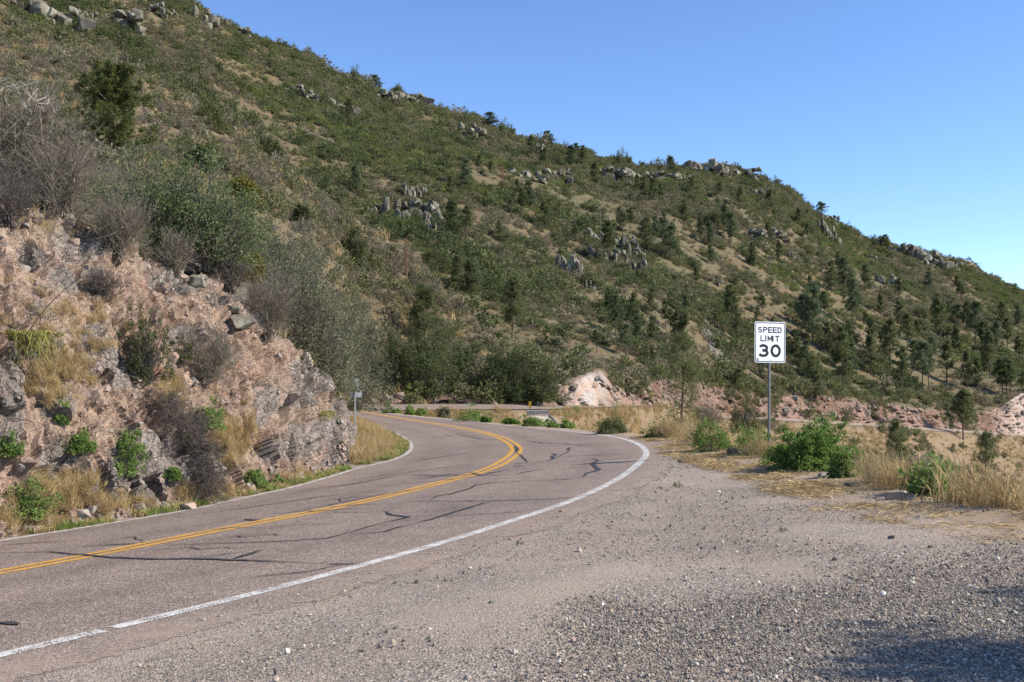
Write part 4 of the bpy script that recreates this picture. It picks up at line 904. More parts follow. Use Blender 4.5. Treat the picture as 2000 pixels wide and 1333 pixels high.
OAKS = [(716, 782, 66, 84, 'leftmost dark green oak beside the bend of the road'), (768, 780, 62, 128, 'tall narrow dark oak, second from the left beside the far road'), (806, 782, 78, 118, 'dark oak with pale stems, third from the left beside the far road'), (858, 780, 104, 112, 'widest dark oak beside the far road, under the broad pine'), (905, 752, 50, 74, 'dark oak leaning over the bare red bank'),
        (962, 778, 82, 96, 'dark oak right of the bare red bank'), (1010, 780, 80, 102, 'tall dark oak second right of the bare red bank'), (1064, 784, 76, 76, 'dark green oak nearest the pale pink road cut'), (985, 745, 66, 76, 'olive oak behind the dark oaks right of the red bank'), (840, 720, 90, 90, 'oak at the foot of the broad pine')]
for i, (x, y, w_, h_, lb) in enumerate(OAKS):
    leafy('oak_shrub', 'oak', lb, x, y - 6, w_, h_ + 8, 'oak', 540 + i, ncl=110, nlf=70, ls=.17, pos=P(x, y - 6 if y > 760 else y, 93.5 if y > 760 else 97.), spread=.12, stem=.05, group='dark oaks along the far road', z0=.06)

# ================================================================== BRUSH COVER (stuff)
def pack(lf, st, ml, ms):
    V, F = join([lf, st]); me = mesh('brush', V, F, ml); me.materials.append(ms)
    me.polygons.foreach_set('material_index', np.concatenate([np.zeros(len(lf[1]), np.int32), np.ones(len(st[1]), np.int32)])); return me
kinds = []
for k_ in range(4): kinds.append(pack(*bushy(700 + k_, 1.0, .8, 26, 11, .15, spread=.17, stem_r=.008), M['brush_a'], M['twig']))
for k_ in range(3): kinds.append(pack(*bushy(710 + k_, 1.0, .75, 26, 8, .14, spread=.18, stem_r=.009), M['brush_b'], M['twig']))
kinds.append(pack(*bushy(720, 1.0, .7, 24, 11, .14, spread=.18, stem_r=.006), M['brush_c'], M['twig']))
kinds.append(mesh('twigs', *bare(730, 1.0, .8, nm=16, n2=5, n3=3, r0=.022), M['twig']))
DUM = 0
kinds.append(mesh('straw', *tuft(731, 40, .55, .8, .018), M['straw']))
kinds.append(pack(*bushy(735, 1.0, .9, 34, 16, .11, spread=.15, stem_r=.01), M['oak'], M['twig']))
# mountain
cutq = cutm.ravel()
def wf(c):
    D = c[:, 1]; n = fbm(np.stack([c[:, 0] / 26, c[:, 1] / 26, c[:, 0] * 0], -1), 4, 201); n2 = fbm(np.stack([c[:, 0] / 6, c[:, 1] / 6, c[:, 0] * 0], -1), 3, 203)
    px = CX + c[:, 0] / c[:, 1] * FPX
    return (.20 + 1.1 * sstep(-.4, .3, n + .6 * n2)) * (1 - .40 * sstep(1350, 1650, px) * sstep(330, 250, D)) * (200 / D) ** .9 * ((px > -60) & (px < 2060))
keep = (cutm[:-1, :-1].ravel() < .2) & (sandm[:-1, :-1].ravel() < .2) & (np.arange(nr - 1)[:, None].repeat(nc - 1, 1).ravel() < nr - 4)
pts, kf = scatter_on(Vm, Fm[keep], 64000, rng, wf)
PBA = np.array(PB); sh_ = -np.array([sdir.x, sdir.y]) / math.hypot(sdir.x, sdir.y)
kp = np.ones(len(pts), bool)
for b_ in PBA:
    for k_, rr in ((0, 1.9), (3, 1.9), (6, 1.6)): kp &= ((pts[:, 0] - b_[0] - sh_[0] * k_) ** 2 + (pts[:, 1] + 2.5 - b_[1] - sh_[1] * k_) ** 2 > rr * rr)
pts = pts[kp]
n = len(pts); pn = fbm(pts / 40, 3, 207) + rng.normal(size=n) * .25
pk = np.where(pn < -.12, rng.integers(4, 7, n), np.where(pn > .42, 7, rng.integers(0, 4, n))); q = rng.uniform(size=n); pk = np.where(q < .07, 8, np.where(q < .13, 9, pk))
sz = rng.lognormal(-.05, .42, n) * np.interp(pts[:, 1], [90, 200, 420], [.8, 1.25, 1.9]); sz = np.minimum(sz, 3.6) * (1 + .35 * fbm(pts / 18, 3, 209)); bg_ = (rng.uniform(size=n) < .022 + .05 * (fbm(pts / 30, 3, 208) > .2)); pk = np.where(bg_, 10, pk); sz = np.where(bg_, rng.uniform(2.2, 4.2, n), sz)
scatter('hill_scrub', kinds, pts - np.array([0, 0, 1.]) * (sz * .08)[:, None], np.stack([sz * rng.uniform(.8, 1.3, n), sz * rng.uniform(.8, 1.3, n), sz * rng.uniform(.65, 1.0, n)], -1), rotz(n, .12), pk, 'olive and grey scrub covering the mountain slope', 'scrub')
# crest fringe and shrubs along the top of the road cuts
pts = []
for x in np.arange(360, 2040, 5.):
    r = ok(x + rng.uniform(-4, 4), np.interp(x, cx_, cy_) + rng.uniform(0, 16), only=HS)
    if r is not None: pts.append(r[0])
for x in np.arange(1080, 2040, 9.):
    if 1140 < x < 1190 or x > 1960: continue
    r = ok(x, np.interp(x, k4x, k4y) - rng.uniform(2, 26), only=HS)
    if r is not None: pts.append(r[0])
pts = np.array(pts); n = len(pts); sz = rng.lognormal(-.05, .4, n) * np.where(pts[:, 1] > 280, 2.9, 2.4)
scatter('ridge_scrub', kinds, pts - [0, 0, .2], sz, rotz(n, .1), np.where(rng.uniform(size=n) < .75, rng.integers(0, 4, n), 5), 'line of scrub along the ridge and the tops of the road cuts', 'scrub')
# spur: brush, twigs, dry grass
def wfs(c):
    px = CX + c[:, 0] / c[:, 1] * FPX; n = fbm(c / 9, 4, 211)
    return (.25 + sstep(-.3, .35, n)) * (60 / np.maximum(c[:, 1], 18)) ** 1.2 * ((px > -40) & (px < 1050))
pts, kf = scatter_on(Vb[ncb:], Fb[:-ncb + 1 or None] if False else Fb[(Fb.min(1) >= ncb)] - ncb, 9000, rng, wfs)
n = len(pts); q = rng.uniform(size=n); pk = np.where(q < .34, rng.integers(4, 7, n), np.where(q < .58, rng.integers(0, 4, n), np.where(q < .82, 8, 9)))
nearb = pts[:, 1] < 50; pk = np.where(nearb & (q < .5), 8, pk); sz = rng.lognormal(-.15, .35, n) * np.interp(pts[:, 1], [18, 60, 150], [.55, .95, 1.6])
scatter('spur_scrub', kinds, pts - [0, 0, .05], sz, rotz(n, .15), pk, 'mixed grey twigs, olive shrubs and dry grass on the near spur', 'scrub')
# tufts of dry grass on the fills and open soil
tk = [mesh('grass_tuft', *tuft(740 + k_, 60, .5, .6, .0065), M['straw']) for k_ in range(3)] + [mesh('green_tuft', *bushy(745, .7, .5, 20, 10, .07, spread=.2)[0], M['bright'])]
ms = (sandm[:-1, :-1].ravel() > .6)
pts, _ = scatter_on(Vm, Fm[ms], 11000, rng, lambda c: (.1 + sstep(-.1, .3, fbm(c / 5, 3, 221))) * (100 / c[:, 1]) ** 2 * ((CX + c[:, 0] / c[:, 1] * FPX) > 740))
n = len(pts); scatter('fill_slope_grass', tk, pts, rng.uniform(.5, 1.5, n), rotz(n, .1), np.where(rng.uniform(size=n) < .93, rng.integers(0, 3, n), 3), 'dry yellow grass on the fill slopes below the far road', 'dry grass')
pts, _ = scatter_on(Vm, Fm[ms], 1500, rng, lambda c: (100 / c[:, 1]) ** 1.2 * ((CX + c[:, 0] / c[:, 1] * FPX) > 1330) * (.1 + sstep(-.1, .3, fbm(c / 12, 3, 225))))
n = len(pts); scatter('fill_slope_shrubs', kinds, pts, rng.uniform(.5, 1.8, n), rotz(n, .1), rng.integers(0, 9, n), 'small green shrubs dotted over the lower slope below the dirt road', 'shrubs')
# outer drop-off just beyond the pull-out
og = (sd > .1).reshape(ny, nx)[:-1, :-1].ravel() & ((X2[:, 1] > 6)).reshape(ny, nx)[:-1, :-1].ravel() & (Z > -20).reshape(ny, nx)[:-1, :-1].ravel()
pts, _ = scatter_on(Vg, Fg[og], 5200, rng, lambda c: (.2 + sstep(-.2, .2, fbm(c / 2.2, 3, 223))) * (20 / np.maximum(c[:, 1], 8)) ** 1.3 * (c[:, 0] < 45) * (c[:, 0] > -12))
n = len(pts); scatter('slope_grass', tk, pts, rng.uniform(.6, 1.5, n), rotz(n, .15), np.where(rng.uniform(size=n) < .96, rng.integers(0, 3, n), 3), 'dry grass on the slope falling away from the pull-out', 'dry grass')

# ================================================================== ROCK OUTCROPS
def outcrop(seed, n=9, tall=1.0):
    r = np.random.default_rng(seed); parts = []
    for i in range(n):
        V, F = rock(seed * 31 + i, 2, 18, (.38, .8), .07, (r.uniform(.13, .34), r.uniform(.2, .36), r.uniform(.10, .24) * tall), boxy=True)
        a = r.uniform(-.3, .5); c, s_ = math.cos(a), math.sin(a); V = V @ np.array([[c, 0, s_], [0, 1, 0], [-s_, 0, c]]).T
        parts.append((V + [r.uniform(-.9, .9), r.uniform(-.25, .25), r.uniform(-.35, .2)], F))
    return join(parts)
oc = [mesh('rock_outcrop', *outcrop(800 + k_, 34 if k_ % 2 else 26), M['rock_hill']) for k_ in range(6)]
OUT = [(100, 28, 105, 44), (62, 12, 40, 24), (238, 42, 76, 34), (170, 30, 30, 20), (298, 18, 40, 22), (385, 34, 56, 30), (335, 28, 20, 14), (560, 178, 60, 16), (598, 190, 44, 20), (470, 64, 36, 16), (655, 205, 60, 24), (700, 160, 44, 16), (740, 188, 60, 18), (795, 192, 70, 22), (660, 175, 30, 12), (640, 222, 26, 14),
       (755, 412, 62, 40), (812, 412, 66, 36), (850, 436, 40, 34), (808, 378, 36, 36), (826, 450, 30, 20), (905, 255, 60, 20), (1032, 342, 66, 26), (1085, 345, 46, 26), (1048, 296, 26, 24), (1190, 342, 60, 26), (1240, 345, 60, 26), (1290, 348, 60, 22), (1380, 332, 70, 30), (1440, 338, 66, 22), (1330, 350, 30, 16),
       (1478, 380, 40, 22), (1498, 458, 60, 18), (1470, 462, 40, 24), (1205, 482, 60, 36), (1160, 462, 40, 26), (1180, 500, 60, 34), (1112, 520, 44, 34), (1240, 520, 34, 34), (1230, 495, 40, 30), (1145, 560, 24, 20), (1615, 455, 36, 40), (1618, 430, 30, 24), (1715, 478, 34, 26), (1760, 492, 50, 26), (1800, 502, 80, 34),
       (1850, 520, 40, 20), (1735, 552, 40, 24), (1216, 480, 24, 30), (445, 255, 24, 20), (408, 268, 26, 22), (660, 530, 16, 20), (958, 520, 40, 18), (1392, 548, 26, 14), (1395, 720, 30, 14), (1540, 500, 20, 12), (1700, 505, 20, 12)]
ORG = lambda x, y: 'above the near spur at top left' if x < 500 else 'on the slope under the ridge at left' if x < 900 and y < 300 else 'in the middle of the hill' if x < 900 else 'below the ridge near the middle' if x < 1150 and y < 400 else 'in the row under the ridge top' if y < 400 and x < 1500 else 'in the broken cluster above the scree' if x < 1340 else 'high on the slope right of the ridge top'
cnt = {}
for i, (x, y, w_, h_) in enumerate(sorted(OUT)):
    r = ok(x, y + h_ * .3, only=HS)
    if r is None: continue
    p = r[0]; s_ = w_ * p[1] / FPX / 1.35; hz = h_ * p[1] / FPX / .42; g_ = ORG(x, y); cnt[g_] = cnt.get(g_, 0) + 1
    o = link('rock_outcrop', oc[i % 6], loc=p + [0, 0, hz * .10], rz=rng.uniform(-.35, .35) + (math.pi if i % 3 == 0 else 0), sc=(s_, s_ * 1.0, hz))
    tag(o, '%s grey rock outcrop, %s from left %s' % ('wide' if w_ > 55 else 'small' if w_ < 32 else 'craggy', ordw(cnt[g_] - 1), g_), 'rock outcrop', 'rock outcrops on the mountain')
# scree streak
pts = []; scx = [1335, 1352, 1378, 1395, 1405, 1412]; scy = [570, 600, 640, 670, 690, 712]
for k_ in range(900):
    t = rng.uniform(0, 5); x = np.interp(t, range(6), scx) + rng.normal() * 5.5; y = np.interp(t, range(6), scy) + rng.normal() * 4
    r = at(x, y, only=HS)
    if r is not None: pts.append(r[0])
for k_ in range(350):
    r = at(372 + rng.normal() * 8, 165 + rng.normal() * 12, only=HS)
    if r is not None: pts.append(r[0])
pts = np.array(pts); rk_ = [mesh('scree_rock', *rock(820 + k_, 1, 8), M['rock_hill']) for k_ in range(3)]
scatter('scree', rk_, pts, rng.uniform(.2, .75, len(pts)), rotz(len(pts), 1), rng.integers(0, 3, len(pts)), 'pale grey scree streaks running down the slope', 'scree')
pts, _ = scatter_on(Vm, Fm[(cutm[:-1, :-1].ravel() > .6)], 2400, rng, lambda c: (150 / c[:, 1]) * ((CX + c[:, 0] / c[:, 1] * FPX) > 680) * (np.abs(CX + c[:, 0] / c[:, 1] * FPX - 1160) > 35))
rkp = [mesh('cut_rock', *rock(830 + k_, 1, 9, (.4, .8), boxy=True), M['rock_pink' if k_ < 2 else 'rock_hill']) for k_ in range(4)]
scatter('cut_face_rocks', rkp, pts, rng.lognormal(-1.5, .55, len(pts)), rotz(len(pts), 1), rng.integers(0, 4, len(pts)), 'broken rocks sticking out of the far road cuts', 'rocks')
pts, _ = scatter_on(Vm, Fm[(cutm[:-1, :-1].ravel() > .5)], 800, rng, lambda c: (150 / c[:, 1]) * (((CX + c[:, 0] / c[:, 1] * FPX) > 1190) | ((CX + c[:, 0] / c[:, 1] * FPX) < 1110)) * sstep(-.1, .2, fbm(c / 7, 3, 232)))
n = len(pts); scatter('cut_face_shrubs', kinds, pts, rng.lognormal(-.1, .5, n), rotz(n, .2), rng.integers(0, 10, n), 'small shrubs and dry grass growing on the far road cuts', 'shrubs')
# loose stones over hill
pts, _ = scatter_on(Vm, Fm[keep], 3500, rng, lambda c: sstep(.0, .4, fbm(c / 14, 3, 231)) * (200 / c[:, 1]) * ((CX + c[:, 0] / c[:, 1] * FPX) > 200))
scatter('hill_stones', rk_, pts, rng.lognormal(-.8, .45, len(pts)).clip(.1, .9) * np.interp(pts[:, 1], [90, 400], [.35, 1.0]), rotz(len(pts), 1), rng.integers(0, 3, len(pts)), 'loose grey stones between the shrubs on the slope', 'stones')
# ================================================================== CUT BANK DETAIL
lr = [mesh('loose_rock', *rock(840 + k_, 2, 14, (.4, .75), boxy=True), M['rock_pink' if k_ < 3 else 'rock_grey']) for k_ in range(6)]
vis = np.ones(len(Fk), bool)
pts, kf = scatter_on(Vk, Fk, 5200, rng, lambda c: (.3 + sstep(-.2, .3, fbm(c / 1.2, 3, 241))) * (18 / c[:, 1]) ** .5)
n = len(pts); scatter('bank_stones', lr, pts, (rng.lognormal(-3.55, .62, n)[:, None] * rng.uniform(.6, 1.3, (n, 3))).clip(.01, .2), rotz(n, 1.5), rng.integers(0, 6, n), 'loose pink and grey stones lodged in the cut bank', 'stones')
# fallen rocks at the foot of the bank
fr = onG(np.array([10.]), np.array([1040.]))
pts = []
for k_ in range(420):
    t = rng.uniform(0, len(base_px) - 1); i = int(t); f = t - i; a, b = base_px[i], base_px[min(i + 1, len(base_px) - 1)]
    r = at(a[0] * (1 - f) + b[0] * f + rng.normal() * 4, a[1] * (1 - f) + b[1] * f - rng.uniform(0, 16))
    if r is not None: pts.append(r[0])
pts = np.array(pts); n = len(pts); scatter('foot_stones', lr, pts, rng.lognormal(-3.0, .5, n).clip(.02, .16), rotz(n, 1.5), rng.integers(0, 6, n), 'small fallen stones along the foot of the cut bank', 'stones')
def boulder(name, label, px, py, wpx, hpx, m, seed, group=None, sub=3, flat=1., only=None, rz=0):
    r = ok(px, py, only=only); p = r[0]; s_ = p[1] / FPX
    V, F = rock(seed, sub, 13, (.42, .8), .06, boxy=True, dims= (wpx * s_ * .62, wpx * s_ * .5, hpx * s_ * .62)); o = link(name, mesh(name, V, F, M[m]), loc=p + [0, 0, hpx * s_ * .28], rz=rz)
    tag(o, label, 'rock', group)
for i, a in enumerate([(58, 1040, 44, 18, 'rock_grey', 'pale grey rock lying at the road edge at far left'), (97, 1036, 26, 12, 'rock_pink', 'smaller pinkish rock right of the pale grey one at the road edge'), (160, 1012, 34, 22, 'rock_grey', 'grey rock in dry grass at the foot of the bank'), (178, 1002, 22, 20, 'rock_grey', 'upright angular rock against the bank foot'),
                       (272, 998, 26, 22, 'rock_grey', 'blocky grey rock under the grey ledges'), (363, 996, 32, 22, 'rock_pink', 'rounded brown boulder touching the white line under the bank'), (722, 886, 20, 12, 'rock_pink', 'pinkish rock in the dry grass inside the bend'), (702, 893, 26, 14, 'rock_pink', 'low rock left of the pinkish rock inside the bend')]):
    boulder('roadside_rock', a[5], *a[:5], 860 + i, 'rocks along the foot of the cut bank')
for i, a in enumerate([(1748, 976, 44, 26, 'rock_grey', 'larger angular grey rock at the pull-out edge, right of the green bush'), (1778, 978, 30, 20, 'rock_dark', 'dark broken rock against the larger angular one'), (1612, 931, 34, 10, 'rock_grey', 'flat grey slab in front of the big green bush'), (1658, 951, 26, 12, 'rock_dark', 'brown-grey stone between the slab and the angular rocks'), (1437, 888, 36, 18, 'rock_dark', 'black pitted rock left of the sign post'),
                       (1742, 1052, 17, 9, 'rock_dark', 'small dark stone alone on the open gravel'), (1617, 948, 16, 8, 'rock_dark', 'small stone just below the flat slab'), (1406, 903, 16, 6, 'rock_dark', 'small dark stone in the straw left of the sign'), (1335, 903, 24, 6, 'rock_dark', 'low brown lump in the straw beside the bend'), (1275, 1216, 12, 9, 'rock_pink', 'pink pebble-sized stone on the coarse gravel'), (1990, 1148, 20, 8, 'rock_pink', 'flat pale stone on the gravel at the right edge'), (1818, 1070, 12, 6, 'rock_dark', 'tiny dark stone on the gravel right of the lone one')]):
    boulder('stone', a[5], *a[:5], 880 + i, 'stones on and around the pull-out', rz=i * .7)
for i, (x, y, w_, h_, lb) in enumerate([(323, 520, 26, 18, 'pale lichen boulder on top of the bank, under the grey shrub'), (362, 525, 34, 22, 'lichen-grey boulder second along the bank top'), (382, 560, 40, 26, 'cracked grey boulder below the bank rim'), (470, 640, 60, 34, 'lichened boulder jutting from the bank edge'), (455, 610, 30, 18, 'small lichened rock above the jutting boulder'), (165, 440, 40, 30, 'tall lichened rock at the top of the bank'), (600, 715, 22, 40, 'upright grey slab near the right end of the bank')]):
    boulder('bank_boulder', lb, x, y, w_, h_, 'rock_hill' if i < 6 else 'rock_grey', 900 + i, 'boulders along the top of the bank')

# ---- shrubs on and above the bank
BS = ('bank', 'spur')
twiggy('bare_shrub', 'tangled grey bare shrub rising at the far left above the bank', 30, 400, 230, 230, 1001, 'twig', nm=60, n2=9, n3=6, r0=.02, only=BS, curl=.2)
twiggy('bare_shrub', 'brown bare shrub right of the tangled one, over the bank top', 112, 420, 170, 170, 1002, 'twig', nm=50, n2=8, n3=6, r0=.014, only=BS)
twiggy('bare_shrub', 'dark leafless shrub low at the left edge over the pink soil', 20, 440, 150, 120, 1003, 'twig_dark', nm=44, n2=8, n3=5, r0=.010, only=BS)
twiggy('pale_branch', 'long pale crooked branch reaching out of the tangled shrub', 50, 300, 190, 120, 1004, 'twig_light', nm=7, n2=6, n3=4, r0=.028, only=None, curl=.35, cat='bare branch', pos=P(30, 270, 21.))
twiggy('bare_shrub', 'upright grey shrub in front of the pale green oak', 225, 510, 120, 130, 1005, 'twig', nm=60, n2=8, n3=6, r0=.012, only=BS)
twiggy('bare_shrub', 'grey shrub arching over the bank rim below the pale oak', 340, 540, 100, 96, 1006, 'twig', nm=36, n2=8, n3=5, r0=.012, only=BS)
leafy('oak_shrub', 'oak', 'pale green oak spreading above the bank, left half of the thicket', 280, 480, 260, 200, 'oak_light', 1010, ncl=170, nlf=62, ls=.07, pos=P(285, 485, 25.5), stem=.03, spread=.09, shell=.65)
leafy('oak_shrub', 'oak', 'pale green oak with the densest leaves, right half of the thicket', 410, 540, 210, 230, 'oak_light', 1011, ncl=190, nlf=66, ls=.07, pos=P(405, 520, 25.2), stem=.03, spread=.09, shell=.65)
twiggy('bare_shrub', 'dark twiggy shrub under the pale oak', 450, 570, 90, 70, 1012, 'twig_dark', nm=30, n2=8, n3=5, r0=.014, only=BS)
leafy('silver_shrub', 'shrub', 'silvery green shrub right of the pale oak', 545, 540, 150, 140, 'olive', 1013, ncl=90, nlf=56, ls=.07, pos=P(548, 552, 38.), stem=.02)
leafy('juniper', 'juniper', 'small yellow-green juniper tucked under the pale oak', 482, 545, 56, 56, 'juniper_gold', 1014, ncl=50, nlf=70, ls=.06, pos=P(484, 548, 27.), stem=.02)
twiggy('bare_shrub', 'brown-grey rounded bare shrub on the right shoulder of the bank', 520, 665, 130, 140, 1015, 'twig', nm=50, n2=9, n3=6, r0=.011, only=BS)
leafy('olive_shrub', 'shrub', 'tall olive-grey shrub behind the sign backs, nearest the bank', 600, 760, 225, 320, 'olive', 1016, ncl=330, nlf=64, ls=.075, pos=P(592, 745, 31.5), stem=.02, spread=.09, shell=.5, z0=.02)
twiggy('bare_shrub', 'grey twigs mixed into the tall olive shrub', 580, 740, 130, 190, 1017, 'twig', nm=44, n2=9, n3=6, r0=.012, pos=P(580, 735, 32.))
leafy('olive_shrub', 'shrub', 'greener olive shrub hanging toward the road behind the sign backs', 690, 770, 150, 250, 'olive', 1018, ncl=200, nlf=64, ls=.10, pos=P(684, 786, 56.), stem=.02, z0=.02)
twiggy('bare_shrub', 'small dark bare shrub clinging high on the bank face', 200, 585, 84, 70, 1020, 'twig_dark', nm=36, n2=8, n3=5, r0=.009, only=('bank',))
twiggy('bare_shrub', 'rounded grey twig ball in the middle of the bank face', 398, 745, 120, 105, 1021, 'twig', nm=64, n2=9, n3=5, r0=.010, only=('bank',), fan=1.0)
leafy('olive_shrub', 'shrub', 'sparse olive growth above the grey twig ball', 425, 700, 70, 60, 'olive', 1022, ncl=40, nlf=30, ls=.035, only=('bank',))
# dark feathery juniper on the bank
for i, (x, y, w_, h_) in enumerate([(285, 740, 110, 175)]):
    leafy('juniper', 'juniper', 'sparse dark feathery juniper on the bank face', x, y, w_, h_, 'oak', 1024, ncl=90, nlf=70, ls=.035, only=('bank',), spread=.055, shell=.35, tw='twig_dark', stem=.016)
leafy('juniper', 'juniper', 'low dark juniper sprig right of the feathery one', 352, 705, 60, 46, 'oak', 1025, ncl=30, nlf=50, ls=.035, only=('bank',), spread=.08, tw='twig_dark')
# dead brush sliding down the face
pcs = []; tq = [(285, 765), (320, 790), (350, 830), (380, 870), (400, 905), (375, 950), (415, 925)]
o0 = at(*tq[0], only=('bank',))[0]
for k_ in range(34):
    t = rng.uniform(0, len(tq) - 2); i = int(t); f = t - i; x = tq[i][0] * (1 - f) + tq[i + 1][0] * f + rng.normal() * 9; y = tq[i][1] * (1 - f) + tq[i + 1][1] * f + rng.normal() * 9
    r = at(x, y, only=('bank',))
    if r is None: continue
    V, F = bare(1100 + k_, .7, .75, nm=9, n2=6, n3=4, r0=.007)
    e = Euler((R(118) + rng.normal() * .25, rng.normal() * .3, R(52) + rng.normal() * .3)).to_matrix(); V = V @ np.array(e).T
    pcs.append((V + (r[0] - o0) + r[2] * .03, F))
tag(link('dead_brush', mesh('dead_brush', *join(pcs), M['twig_dark']), loc=o0), 'dark dead brush trailing down the bank face', 'dead brush')
GR = [(48, 1002, 118, 76, 'bright green bush at the foot of the bank, far left'), (148, 876, 66, 64, 'green shrub growing from a crack left of the brightest one'), (246, 915, 84, 106, 'brightest green drooping shrub on the grey ledges'), (14, 884, 46, 44, 'small green shrub at the left picture edge'), (402, 832, 72, 62, 'green shrub with straw under the twig ball'),
      (497, 948, 46, 38, 'small green plant near the road in the middle of the bank foot'), (546, 950, 26, 22, 'tiny green plant right of the small one near the road'), (364, 868, 24, 28, 'tiny green sprout beside the dead brush'), (122, 822, 30, 54, 'thin green sprout above the green crack shrub'), (340, 935, 30, 26, 'tiny green plant on the ledge corner')]
for i, (x, y, w_, h_, lb) in enumerate(GR):
    leafy('green_shrub', 'green shrub', lb, x, y, w_, h_, 'bright', 1200 + i, ncl=30 + int(w_ * .7), nlf=int(30 + 20 * ((i * 7) % 4) / 3), ls=.045, shell=.3, only=('bank', 'ground'), group='bright green shrubs on the cut bank', spread=.10, stem=.006, up=-.1 if i == 2 else .3, sink=.12)
# sotols
def sotol(label, px, py, hpx, seed, n=170):
    r = ok(px, py, only=('bank',)); p = r[0]; s_ = hpx * p[1] / FPX; V, F = tuft(seed, n, s_ * .62, s_ * 1.0, .009, droop=1.5, m=9, lay=1, rise=.55)
    e = empty('sotol', p + r[2] * .05); e.rotation_euler = (0, 0, 0); tag(e, label, 'sotol plant', 'sotols on the bank')
    link('blades', mesh('blades', V, F, M['sotol']), e); return e, p
e_, p_ = sotol('drooping yellow-green sotol with a flower stalk at the left edge of the bank', 48, 650, 120, 1301, 300)
d_ = P(150, 528, p_[1] - .3) - P(40, 640, p_[1] - .1); t_ = np.linspace(0, 1, 7)[:, None]; q_ = d_ * t_ + np.array([0, 0, .12]) * np.sin(t_ * 3.14)
link('flower_stalk', mesh('flower_stalk', *tubes(q_[None], np.linspace(.012, .004, 7)[None], 5), M['bark_red']), e_)
sotol('small green sotol on the rock face near the sign backs', 625, 808, 66, 1302)
# straw clumps on bank
sk = [mesh('straw_clump', *tuft(1310 + k_, 90, .42, .5, .004, droop=.9), M['straw']) for k_ in range(3)]
zones = [(455, 860, 34, 34, 260), (330, 760, 25, 30, 40), (130, 950, 50, 20, 120), (150, 700, 50, 60, 60), (95, 745, 40, 40, 60), (440, 965, 80, 12, 120), (600, 935, 60, 8, 80), (60, 1020, 60, 14, 80), (100, 985, 60, 20, 70), (230, 985, 60, 12, 60), (170, 640, 120, 80, 70)]
pts = []
for (x, y, rx, ry, n) in zones:
    for _ in range(n):
        r = at(x + rng.normal() * rx * .6, y + rng.normal() * ry * .6, only=('bank', 'ground'))
        if r is not None and r[0][1] < 34: pts.append(r[0])
pts = np.array(pts); dI_, sI_, _ = pdist(pts[:, :2], Ic); pts = pts[(sI_ < 0) & (dI_ > .32)]; n = len(pts); scatter('bank_straw', sk, pts - [0, 0, .02], rng.uniform(.22, .6, n), rotz(n, .45), rng.integers(0, 3, n), 'dry straw clumps on the cut bank', 'dry grass')

# ================================================================== VERGES
gk_ = [mesh('verge_tuft', *tuft(1320 + k_, 40, .11, .16, .0035, droop=.7), M['grass' if k_ < 2 else 'straw']) for k_ in range(4)]
Iv = resamp(Ic, 3000); Nv = normals2(Iv); L_ = []
for _ in range(5200):
    i = rng.integers(0, 2999); o_ = .14 + abs(rng.normal()) * .28
    if Iv[i, 1] > 68 or Iv[i, 1] < 6: continue
    if fbm(np.array([[Iv[i, 0], Iv[i, 1], 0]]) * 1.2, 3, 5)[0] < -.12: continue
    x, y = Iv[i] - Nv[i] * o_; L_.append((x, y, G(x, y)))
pts = np.array(L_); n = len(pts); scatter('verge_grass', gk_, pts, rng.uniform(.5, 1.5, n), rotz(n, .2), np.where(rng.uniform(size=n) < .6, rng.integers(0, 2, n), rng.integers(2, 4, n)), 'short green and yellow grass along the inner road edge', 'grass')
# dry grass pocket inside the bend
pp_ = onGx([(694, 912), (760, 898), (788, 886), (798, 873), (788, 860), (762, 846), (728, 832), (695, 822), (693, 850), (696, 880)])
L_ = []
while len(L_) < 1500:
    x = rng.uniform(pp_[:, 0].min(), pp_[:, 0].max()); y = rng.uniform(pp_[:, 1].min(), pp_[:, 1].max())
    if inpoly(np.array([[x, y]]), pp_)[0]: L_.append((x, y, G(x, y)))
pts = np.array(L_); n = len(pts); dI, _, _ = pdist(pts[:, :2], Ic)
scatter('bend_straw', sk + [gk_[0]], pts, np.where(dI < .7, .5, 1.0) * rng.uniform(.5, 1.1, n), rotz(n, .15), np.where(dI < .55, 3, rng.integers(0, 3, n)), 'yellow dry grass filling the inside of the bend', 'dry grass')
# tall dry weeds and litter along the outer edge of the pull-out
wk = [mesh('weed_stalks', *stalks(1330 + k_, 34, .85, .9), M['straw_pale']) for k_ in range(3)] + [mesh('tall_straw', *tuft(1335 + k_, 80, .7, .7, .0045, droop=.6), M['straw']) for k_ in range(2)]
Ev = resamp(np.vstack([[(6.3, 7)], E]), 3000)[::1]; Nn = normals2(Ev)
Oc_s = Oc[::4]
def nearroad(x, y):
    k = np.argmin((Oc[:, 0] - x) ** 2 + (Oc[:, 1] - y) ** 2); d = np.array([x, y]) - Oc[k]; t = Oc[min(k + 1, len(Oc) - 1)] - Oc[k - 1]
    return math.hypot(*d) * (1 if d[0] * t[1] - d[1] * t[0] > 0 else -1)
def along(n, lo, hi, dens=None, y1=60, clear=.45):
    out = []
    while len(out) < n:
        i = int(rng.integers(0, 2999)); o_ = rng.uniform(lo, hi); x, y = Ev[i] + Nn[i] * o_ * (1 if sgn > 0 else -1)
        if y > y1: continue
        if nearroad(x, y) < clear: continue
        if dens is not None and rng.uniform() > dens(x, y): continue
        out.append((x, y))
    return np.array(out)
tst = Ev[300] + Nn[300] * 1.0; sgn = 1 if not inpoly(tst[None], shelf)[0] else -1
gz = lambda Q: np.array([down_z(x, y, ('ground',)) or 0 for x, y in Q])
EXC = [(1485, 1700, 21.8), (1765, 1905, 17.2), (1360, 1425, 27.5), (1425, 1490, 24.5)]
